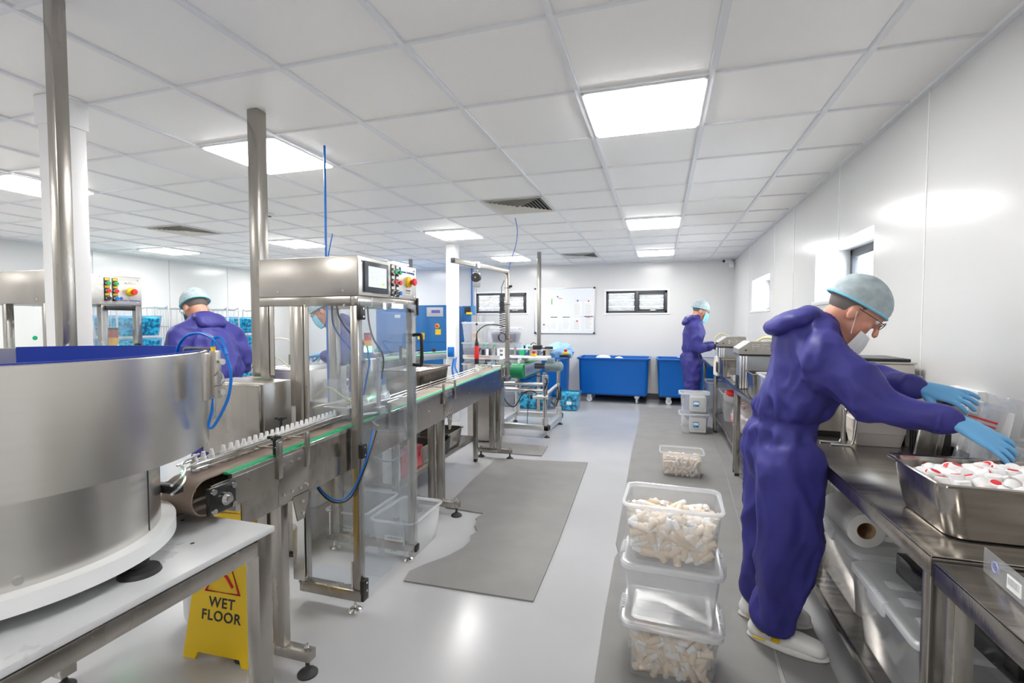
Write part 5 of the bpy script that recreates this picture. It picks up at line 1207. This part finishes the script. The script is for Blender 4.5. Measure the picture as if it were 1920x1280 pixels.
# sack of white tubes with red ends
b = B(); b.ball((0, 0, 0), .24, (.78, 1.75, .74), 24)
for v in b.bm.verts: v.co *= 1+.10*noise.noise(v.co*7); v.co.z = max(v.co.z, -.165)
o = b.build('clear_sack', bag_clear); o.location = (.90, 5.45, SHF+.172); tag(o, 'bulging clear sack of white tubes with red ends under the middle bench', 'sack')
b = B(); r2 = B()
for k in range(230):
    a = random.uniform(0, 2*PI); ph = math.acos(random.uniform(-.6, 1)); f = .86
    p = Vector((.90+.187*f*math.sin(ph)*math.cos(a), 5.45+.42*f*math.sin(ph)*math.sin(a), max(SHF+.03, SHF+.172+.178*f*math.cos(ph))))
    d = Vector((random.uniform(-1, 1), random.uniform(-1, 1), random.uniform(-.6, .6))).normalized()*.03; b.cyl(p-d, p+d, .010, n=8); r2.cyl(p+d, p+d*1.25, .0105, n=8)
o = b.build('white_tube', white_pl); tag(o, 'white tubes packed in the clear sack under the middle bench', 'tubes', kind='stuff'); o2 = r2.build('red_end', cap_r, o); o2['kind'] = 'stuff'

# ================================================================ PEOPLE
def bake(b, name, mat, parent, voxel, wr=None, smooth_it=6, loc=(0, 0, 0)):
    """fuses the limbs into one continuous surface, then folds the cloth"""
    o = b.build(name, mat, None)
    m = o.modifiers.new('r', 'REMESH'); m.mode = 'VOXEL'; m.voxel_size = voxel
    m = o.modifiers.new('s', 'SMOOTH'); m.factor = .5; m.iterations = smooth_it
    dg = bpy.context.evaluated_depsgraph_get(); me = bpy.data.meshes.new_from_object(o.evaluated_get(dg))
    old = o.data; o.modifiers.clear(); o.data = me; bpy.data.meshes.remove(old)
    if wr:
        ns = [v.normal.copy() for v in me.vertices]
        for v, n in zip(me.vertices, ns): v.co += n*wr(v.co+Vector(loc), n)
    me.shade_smooth(); me.materials.clear(); me.materials.append(mat); o.name = name
    if parent is not None: o.parent = parent
    return o
def ridge(p): return 1-abs(noise.noise(p))*2
def cloth_folds(a=.016, f=6.0, seed=0.0, str_=(1, 1, .55)):
    def fn(p, n):
        q = Vector((p.x*str_[0], p.y*str_[1], p.z*str_[2]))*f+Vector((seed, seed*.7, -seed))
        w = Vector((noise.noise(q*.6), noise.noise(q*.6+Vector((9, 0, 0))), noise.noise(q*.6+Vector((0, 9, 0)))))
        return a*(ridge(q+w*.9)-.55)+a*.45*(ridge((q+w)*2.3)-.55)
    return fn
def hand(parent, M, flip=1, curl=.35, thumb_in=.3, name='glove', mat=glove_m, spread=.13, point=False):
    b = B(M)
    b.limb([(-.050, 0, 0), (-.02, 0, 0), (.02, 0, 0), (.06, 0, -.002), (.088, 0, -.006)], [(.027, .024), (.030, .023), (.038, .020), (.043, .017), (.040, .014)], (0, 1, 0), 14)
    for k, (y, ln, r) in enumerate(((-.031, .066, .0088), (-.0105, .078, .0094), (.0105, .074, .0094), (.031, .068, .0090))):
        y *= -flip; c = curl*(.7 if (point and k == 3) else 1)*(1+.12*(3-k)); a = c*.4; p = Vector((.078, y, -.004)); pts = [p.copy()]
        sp = -flip*(k-1.5)*-spread*-1
        for seg in (.45, .31, .24):
            p = p+Vector((math.cos(a)*math.cos(sp), math.cos(a)*math.sin(sp), -math.sin(a)))*ln*seg; pts.append(p.copy()); a += c
        b.limb(pts, [(r*1.08, r*1.08), (r*1.0, r*1.0), (r*.94, r*.94), (r*.82, r*.82)], (0, 1, 0), 10, 3)
    y = -flip*-.030*-1
    b.limb([(.005, -y*.8 if False else flip*.024, -.008), (.035, flip*(.050), -.020), (.060, flip*(.058-.02*thumb_in), -.032-.02*thumb_in), (.078, flip*(.055-.05*thumb_in), -.042-.03*thumb_in)], [(.014, .014), (.0125, .0125), (.011, .011), (.009, .009)], (0, 0, 1), 10, 3)
    return bake(b, name, mat, parent, .0038, None, 3)
def orient(p, fwd, up=(0, 0, 1)):
    x = Vector(fwd).normalized(); z = Vector(up); z = (z-x*z.dot(x)).normalized(); y = z.cross(x)
    return Matrix(((x.x, y.x, z.x, p[0]), (x.y, y.y, z.y, p[1]), (x.z, y.z, z.z, p[2]), (0, 0, 0, 1)))
def shoe(parent, M, clog=True):
    b = B(M)
    b.limb([(-.045, 0, .045), (.04, .0, .045), (.12, .004, .040), (.19, .004, .036)], [(.036, .042), (.042, .048), (.049, .044), (.045, .036)], (0, 1, 0), 16)
    b.limb([(-.035, 0, .05), (-.02, 0, .10)], [(.038, .040), (.040, .045)], (0, 1, 0), 14)
    for v in b.bm.verts:
        l = M.inverted() @ v.co
        if l.z < .012: l.z = .012; v.co = M @ l
    s_ = bake(b, 'shoe', shoe_m, parent, .007, None, 3)
    q = B(M); n = 20
    def outline(sc, z): return [(.075+ (.155*sc)*math.cos(2*PI*k/n), .003+(.048*sc+.004*math.cos(2*PI*k/n))*math.sin(2*PI*k/n), z) for k in range(n)]
    q.loft([outline(.97, 0), outline(1.02, .006), outline(1.0, .020), outline(.96, .026)]); q.build('sole', shoe_m, s_)
    B(M).box((.02, -.052, .035), (.055, -.044, .055), .008).build('yellow_badge', yellow, s_); B(M).box((-.05, -.047, .022), (-.0, -.040, .030), .003).build('yellow_flash', yellow, s_)
    return s_
def person(label, J, loc, rz=0, voxel=.013, mask=mask_b, seed=0., glasses=True, folds=.016, gloves=True):
    root = thing('person', label, 'person', loc, rz)
    O = J.get('origin', Vector((0, 0, 0))); g = lambda k: Vector(J[k])-O
    off = tuple(Vector(loc)); Mi = Matrix.Translation(-O)
    # ---- skin: head, neck and trunk in one surface
    H = Mi @ J['head']; hp = lambda *p: H @ Vector(p)
    b = B()
    b.ball((0, 0, .03), .094, (1.05, .83, 1.05), 20, H)
    for v in b.bm.verts: pass
    b.limb([hp(.015, 0, 0), hp(.035, 0, -.05), hp(.045, 0, -.090)], [(.066, .075), (.058, .062), (.040, .045)], H.to_3x3() @ Vector((0, 1, 0)), 16)
    b.limb([hp(.092, 0, .030), hp(.108, 0, .0), hp(.118, 0, -.022)], [(.009, .008), (.010, .010), (.016, .012)], H.to_3x3() @ Vector((0, 1, 0)), 10)
    b.ball((.072, 0, -.108), .026, (1, 1.2, .8), 12, H)
    b.limb([hp(.086, -.040, .045), hp(.096, 0, .042), hp(.086, .040, .045)], [(.009, .010), (.009, .010), (.009, .010)], (0, 0, 1), 8)
    for sy in (-1, 1):
        b.ball((-.005, sy*.079, -.012), .030, (.62, .30, 1.05), 12, H); b.ball((.066, sy*.042, -.018), .024, (.8, .8, .8), 10, H)
    b.limb([hp(.088, -.022, -.068), hp(.094, 0, -.066), hp(.088, .022, -.068)], [(.006, .008), (.007, .009), (.006, .008)], (0, 0, 1), 8)
    b.limb([hp(-.022, 0, -.03), g('neck'), g('chest')], [(.056, .058), (.056, .060), (.12, .09)], (0, 1, 0), 16)
    body = bake(b, 'body', skin, root, .006, None, 3)
    for sy in (-1, 1):
        e = B(H).ball((.082, sy*.032, .018), .0115, (1, 1, 1), 12).build('eye', white_pl, body); B(H).ball((.090, sy*.032, .017), .0055, (1, 1, 1), 10).build('iris', dark, e)
    hr = B(); hr.ball((-.012, 0, .038), .097, (1.03, .84, .98), 20, H); bake(hr, 'hair', hair_m, root, .008, None, 3)
    # hair net
    rs = []; n = 28
    for k in range(9):
        t_ = k/8; rr = math.cos(t_*PI/2*.985); zz = .030+.120*math.sin(t_*PI/2); f = 1.0+(.045*math.sin(t_*PI))
        rs.append([H @ Vector((-.010-.02*t_+.115*rr*f*math.cos(2*PI*i/n)*(1+.018*math.sin(i*7+k)), .098*rr*f*math.sin(2*PI*i/n)*(1+.018*math.cos(i*5+k)), zz-.030*(1-t_)*-math.cos(2*PI*i/n)*-1*-.55)) for i in range(n)])
    nb_ = B(); nb_.loft(rs, True, True); net = nb_.build('hair_net', net_m, root)
    B().tube([rs[0][i] for i in range(n)], .0055, smooth=0, closed=True).build('elastic_band', net_band, net)
    if mask is not None:
        mb = B(); mz = J.get('mask_z', 0.0); rr_ = []
        for k in range(7):
            zz = .0-.022*k+mz; bulge = math.sin(PI*(k+.6)/7.4); row = []
            for i in range(13):
                a = (i/12-.5)*2.3; row.append(H @ Vector((.028+(.082+.022*bulge*math.cos(a))*math.cos(a*.95), (.074+.006*bulge)*math.sin(a), zz)))
            rr_.append(row)
        outer = rr_; inner = [[p-(H.to_3x3() @ Vector((.004, 0, 0))) for p in r_] for r_ in rr_]
        vo = [[mb.bm.verts.new(p) for p in r_] for r_ in outer]; vi = [[mb.bm.verts.new(p) for p in r_] for r_ in inner]
        for k in range(6):
            for i in range(12): mb.bm.faces.new((vo[k][i], vo[k][i+1], vo[k+1][i+1], vo[k+1][i])); mb.bm.faces.new((vi[k][i], vi[k+1][i], vi[k+1][i+1], vi[k][i+1]))
        for i in range(12):
            mb.bm.faces.new((vo[0][i], vi[0][i], vi[0][i+1], vo[0][i+1])); mb.bm.faces.new((vo[6][i], vo[6][i+1], vi[6][i+1], vi[6][i]))
        for k in range(6):
            mb.bm.faces.new((vo[k][0], vo[k+1][0], vi[k+1][0], vi[k][0])); mb.bm.faces.new((vo[k][12], vi[k][12], vi[k+1][12], vo[k+1][12]))
        mk = mb.build('face_mask', mask, root)
        for sy in (-1, 1): B().tube([hp(.045, sy*.076, -.03+mz), hp(.0, sy*.088, .0)], .0015, smooth=0, n=6).build('ear_loop', mask, mk)
    if glasses:
        q = B()
        for sy in (-1, 1):
            q.tube([hp(.108+.0*k, sy*.034+.024*math.cos(k*PI/6), .015+.016*math.sin(k*PI/6)) for k in range(12)], .0016, smooth=0, closed=True, n=6); q.tube([hp(.106, sy*.058, .02), hp(.08, sy*.08, .018), hp(.0, sy*.088, .012)], .0018, smooth=2, n=6)
        q.tube([hp(.109, -.010, .018), hp(.113, 0, .020), hp(.109, .010, .018)], .0016, smooth=0, n=6); q.build('glasses', frame_grey, root)
    # ---- coverall
    b = B(); sd = J.get('side', (0, 1, 0))
    b.limb([g('pelvis')+Vector((0, 0, -.05)), g('pelvis'), g('waist'), g('chest'), g('upper')], J['trunk'], sd, 28, 5)
    b.limb([g('upper'), g('neck')], [(.15, .10), (.085, .08)], sd, 20)
    for s_ in ('r', 'l'):
        b.limb([g('hip_'+s_), g('knee_'+s_), g('ankle_'+s_)], J['leg'], sd, 20, 6)
        b.limb([g('sh_'+s_), g('el_'+s_), g('wr_'+s_)], J['arm'], (0, 0, 1), 18, 6)
        b.limb([g('upper'), g('sh_'+s_)], [(.11, .10), (J['arm'][0][0]*1.05, J['arm'][0][1]*1.05)], (0, 0, 1), 18)
    base = cloth_folds(folds*1.5, 5.0, seed)
    zw = g('waist').z; gw = J.get('cinch', 1.0)
    def wr(p, n):
        lp = p-Vector(off); d = base(p, n)
        c = math.exp(-((lp.z-zw)/.022)**2)
        if abs(lp.x-g('waist').x) < .24 and abs(lp.y-g('waist').y) < .26: d -= .016*c*gw; d += .010*math.exp(-((abs(lp.z-zw)-.06)/.03)**2)*math.sin(math.atan2(lp.y-g('waist').y, lp.x-g('waist').x)*15)
        return d
    cv = bake(b, 'coverall', cloth, root, voxel, wr, 5, off)
    b = B()
    hc = J['hood']; b.limb([Vector(p)-O for p in hc[0]], hc[1], sd, 20, 5)
    q_ = g('neck'); hd = bake(b, 'hood', cloth, cv, .010, cloth_folds(.012, 8, seed+4, (.5, .5, 1.2)), 4, off)
    b = B(); nx = (hp(0, 0, -.03)-g('neck')).normalized(); M = Matrix.Translation(g('neck')+nx*.005) @ nx.to_track_quat('Z', 'Y').to_matrix().to_4x4()
    b.tube([M @ Vector((.074*math.cos(k*PI/8), .078*math.sin(k*PI/8), .008*math.sin(k))) for k in range(16)], .017, n=10, smooth=2, closed=True); b.build('collar', cloth, cv)
    for s_, fl in (('r', 1), ('l', -1)):
        w = g('wr_'+s_); e = g('el_'+s_); d = (w-e).normalized()
        b = B(); M = orient(w-d*.01, d); b.tube([M @ Vector((0, .039*math.cos(k*PI/8), .039*math.sin(k*PI/8))) for k in range(16)], .009, n=8, smooth=2, closed=True); b.build('cuff', cloth, cv)
        hdv = J['hand_'+s_]; M = orient(w+d*.045, hdv[0], hdv[1])
        h_ = hand(root, M, flip=fl*hdv[4] if len(hdv) > 4 else fl, curl=hdv[2], thumb_in=hdv[3])
        sm = orient(g('foot_'+s_), J['toe_'+s_]); shoe(root, sm)
    return root
J = dict(origin=Vector((.46, 2.36, 0)),
    head=T(.735, 2.262, 1.462) @ R(0, 0, -.15) @ R(0, .72, 0), neck=(.662, 2.29, 1.395), chest=(.60, 2.30, 1.22), upper=(.60, 2.305, 1.33), waist=(.515, 2.345, 1.00), pelvis=(.505, 2.355, .86),
    trunk=[(.175, .135), (.185, .148), (.165, .118), (.205, .150), (.19, .135)],
    hip_r=(.515, 2.255, .84), knee_r=(.52, 2.25, .50), ankle_r=(.480, 2.285, .155), hip_l=(.495, 2.45, .84), knee_l=(.500, 2.46, .50), ankle_l=(.465, 2.48, .155),
    leg=[(.115, .145), (.098, .122), (.082, .088)],
    sh_r=(.60, 2.115, 1.27), el_r=(.745, 1.985, 1.125), wr_r=(.885, 1.91, 1.10), sh_l=(.665, 2.50, 1.315), el_l=(.79, 2.46, 1.185), wr_l=(.945, 2.26, 1.168),
    arm=[(.105, .095), (.080, .075), (.052, .050)],
    hood=([(.462, 2.31, 1.398), (.52, 2.305, 1.425), (.585, 2.30, 1.44), (.635, 2.295, 1.425)], [(.11, .036), (.145, .052), (.13, .058), (.10, .040)]),
    hand_r=((.82, -.30, -.48), (.30, -.72, .55), .20, .1, 1), hand_l=((.74, -.62, -.16), (-.1, -.62, .75), .32, .3, 1),
    foot_r=(.465, 2.325, 0.0092), toe_r=(1, -.36, 0), foot_l=(.455, 2.50, .0092), toe_l=(1, -.05, 0), mask_z=-.045)
person('person in navy coverall, hair net and white mask bending over the near bench', J, (.46, 2.36, 0), mask=mask_w, seed=1.3, voxel=.011)
def stand_pose(lean=0, arms='front', k=1.0, hx=0):
    s_ = math.sin(lean)
    def L(z, x=0): return x+s_*max(0, z-.9)
    return dict(head=T(L(1.58)+.06, 0, 1.575-.10*s_) @ R(0, .30+lean*.7, 0), neck=(L(1.47)+.01, 0, 1.455-.06*s_), chest=(L(1.25), 0, 1.25-.02*s_), upper=(L(1.38), 0, 1.375-.04*s_), waist=(.0, 0, 1.0), pelvis=(0, 0, .88),
        trunk=[(.155, .125), (.175, .145), (.160, .125), (.19, .150), (.17, .115)],
        hip_r=(0, -.09, .86), knee_r=(.02, -.095, .50), ankle_r=(-.02, -.10, .16), hip_l=(0, .09, .86), knee_l=(.03, .095, .50), ankle_l=(.01, .10, .16), leg=[(.105, .125), (.088, .098), (.075, .080)],
        sh_r=(L(1.33), -.185, 1.33-.04*s_), el_r=(L(1.1)+.04, -.24, 1.07), wr_r=(L(1.1)+.25, -.13, 1.10), sh_l=(L(1.33), .185, 1.33-.04*s_), el_l=(L(1.1)+.06, .24, 1.08), wr_l=(L(1.1)+.27, .12, 1.10),
        arm=[(.082, .080), (.066, .062), (.050, .048)], hood=([(L(1.45)-.13, 0, 1.40), (L(1.45)-.09, 0, 1.45), (L(1.45)-.03, 0, 1.475)], [(.10, .035), (.11, .045), (.09, .04)]),
        hand_r=((1, .2, -.15), (0, 0, 1), .5, .5, 1), hand_l=((1, -.25, -.1), (0, 0, 1), .5, .5, 1), foot_r=(-.05, -.10, .002), toe_r=(1, -.1, 0), foot_l=(-.02, .10, .002), toe_l=(1, .1, 0))
person('person in navy coverall, blue hair net and blue mask standing at the far bench', stand_pose(.08), (.395, 7.05, .007), .10, voxel=.016, seed=5.1)
person('person in navy coverall leaning left over the second bottling line', stand_pose(.42), (-3.12, 2.78, .001), PI-.25, voxel=.016, seed=8.2)
person('person in navy coverall seen through the clear guard, bending over the second line', stand_pose(.5), (-2.82, 4.15, .001), PI+.5, voxel=.018, seed=3.2)
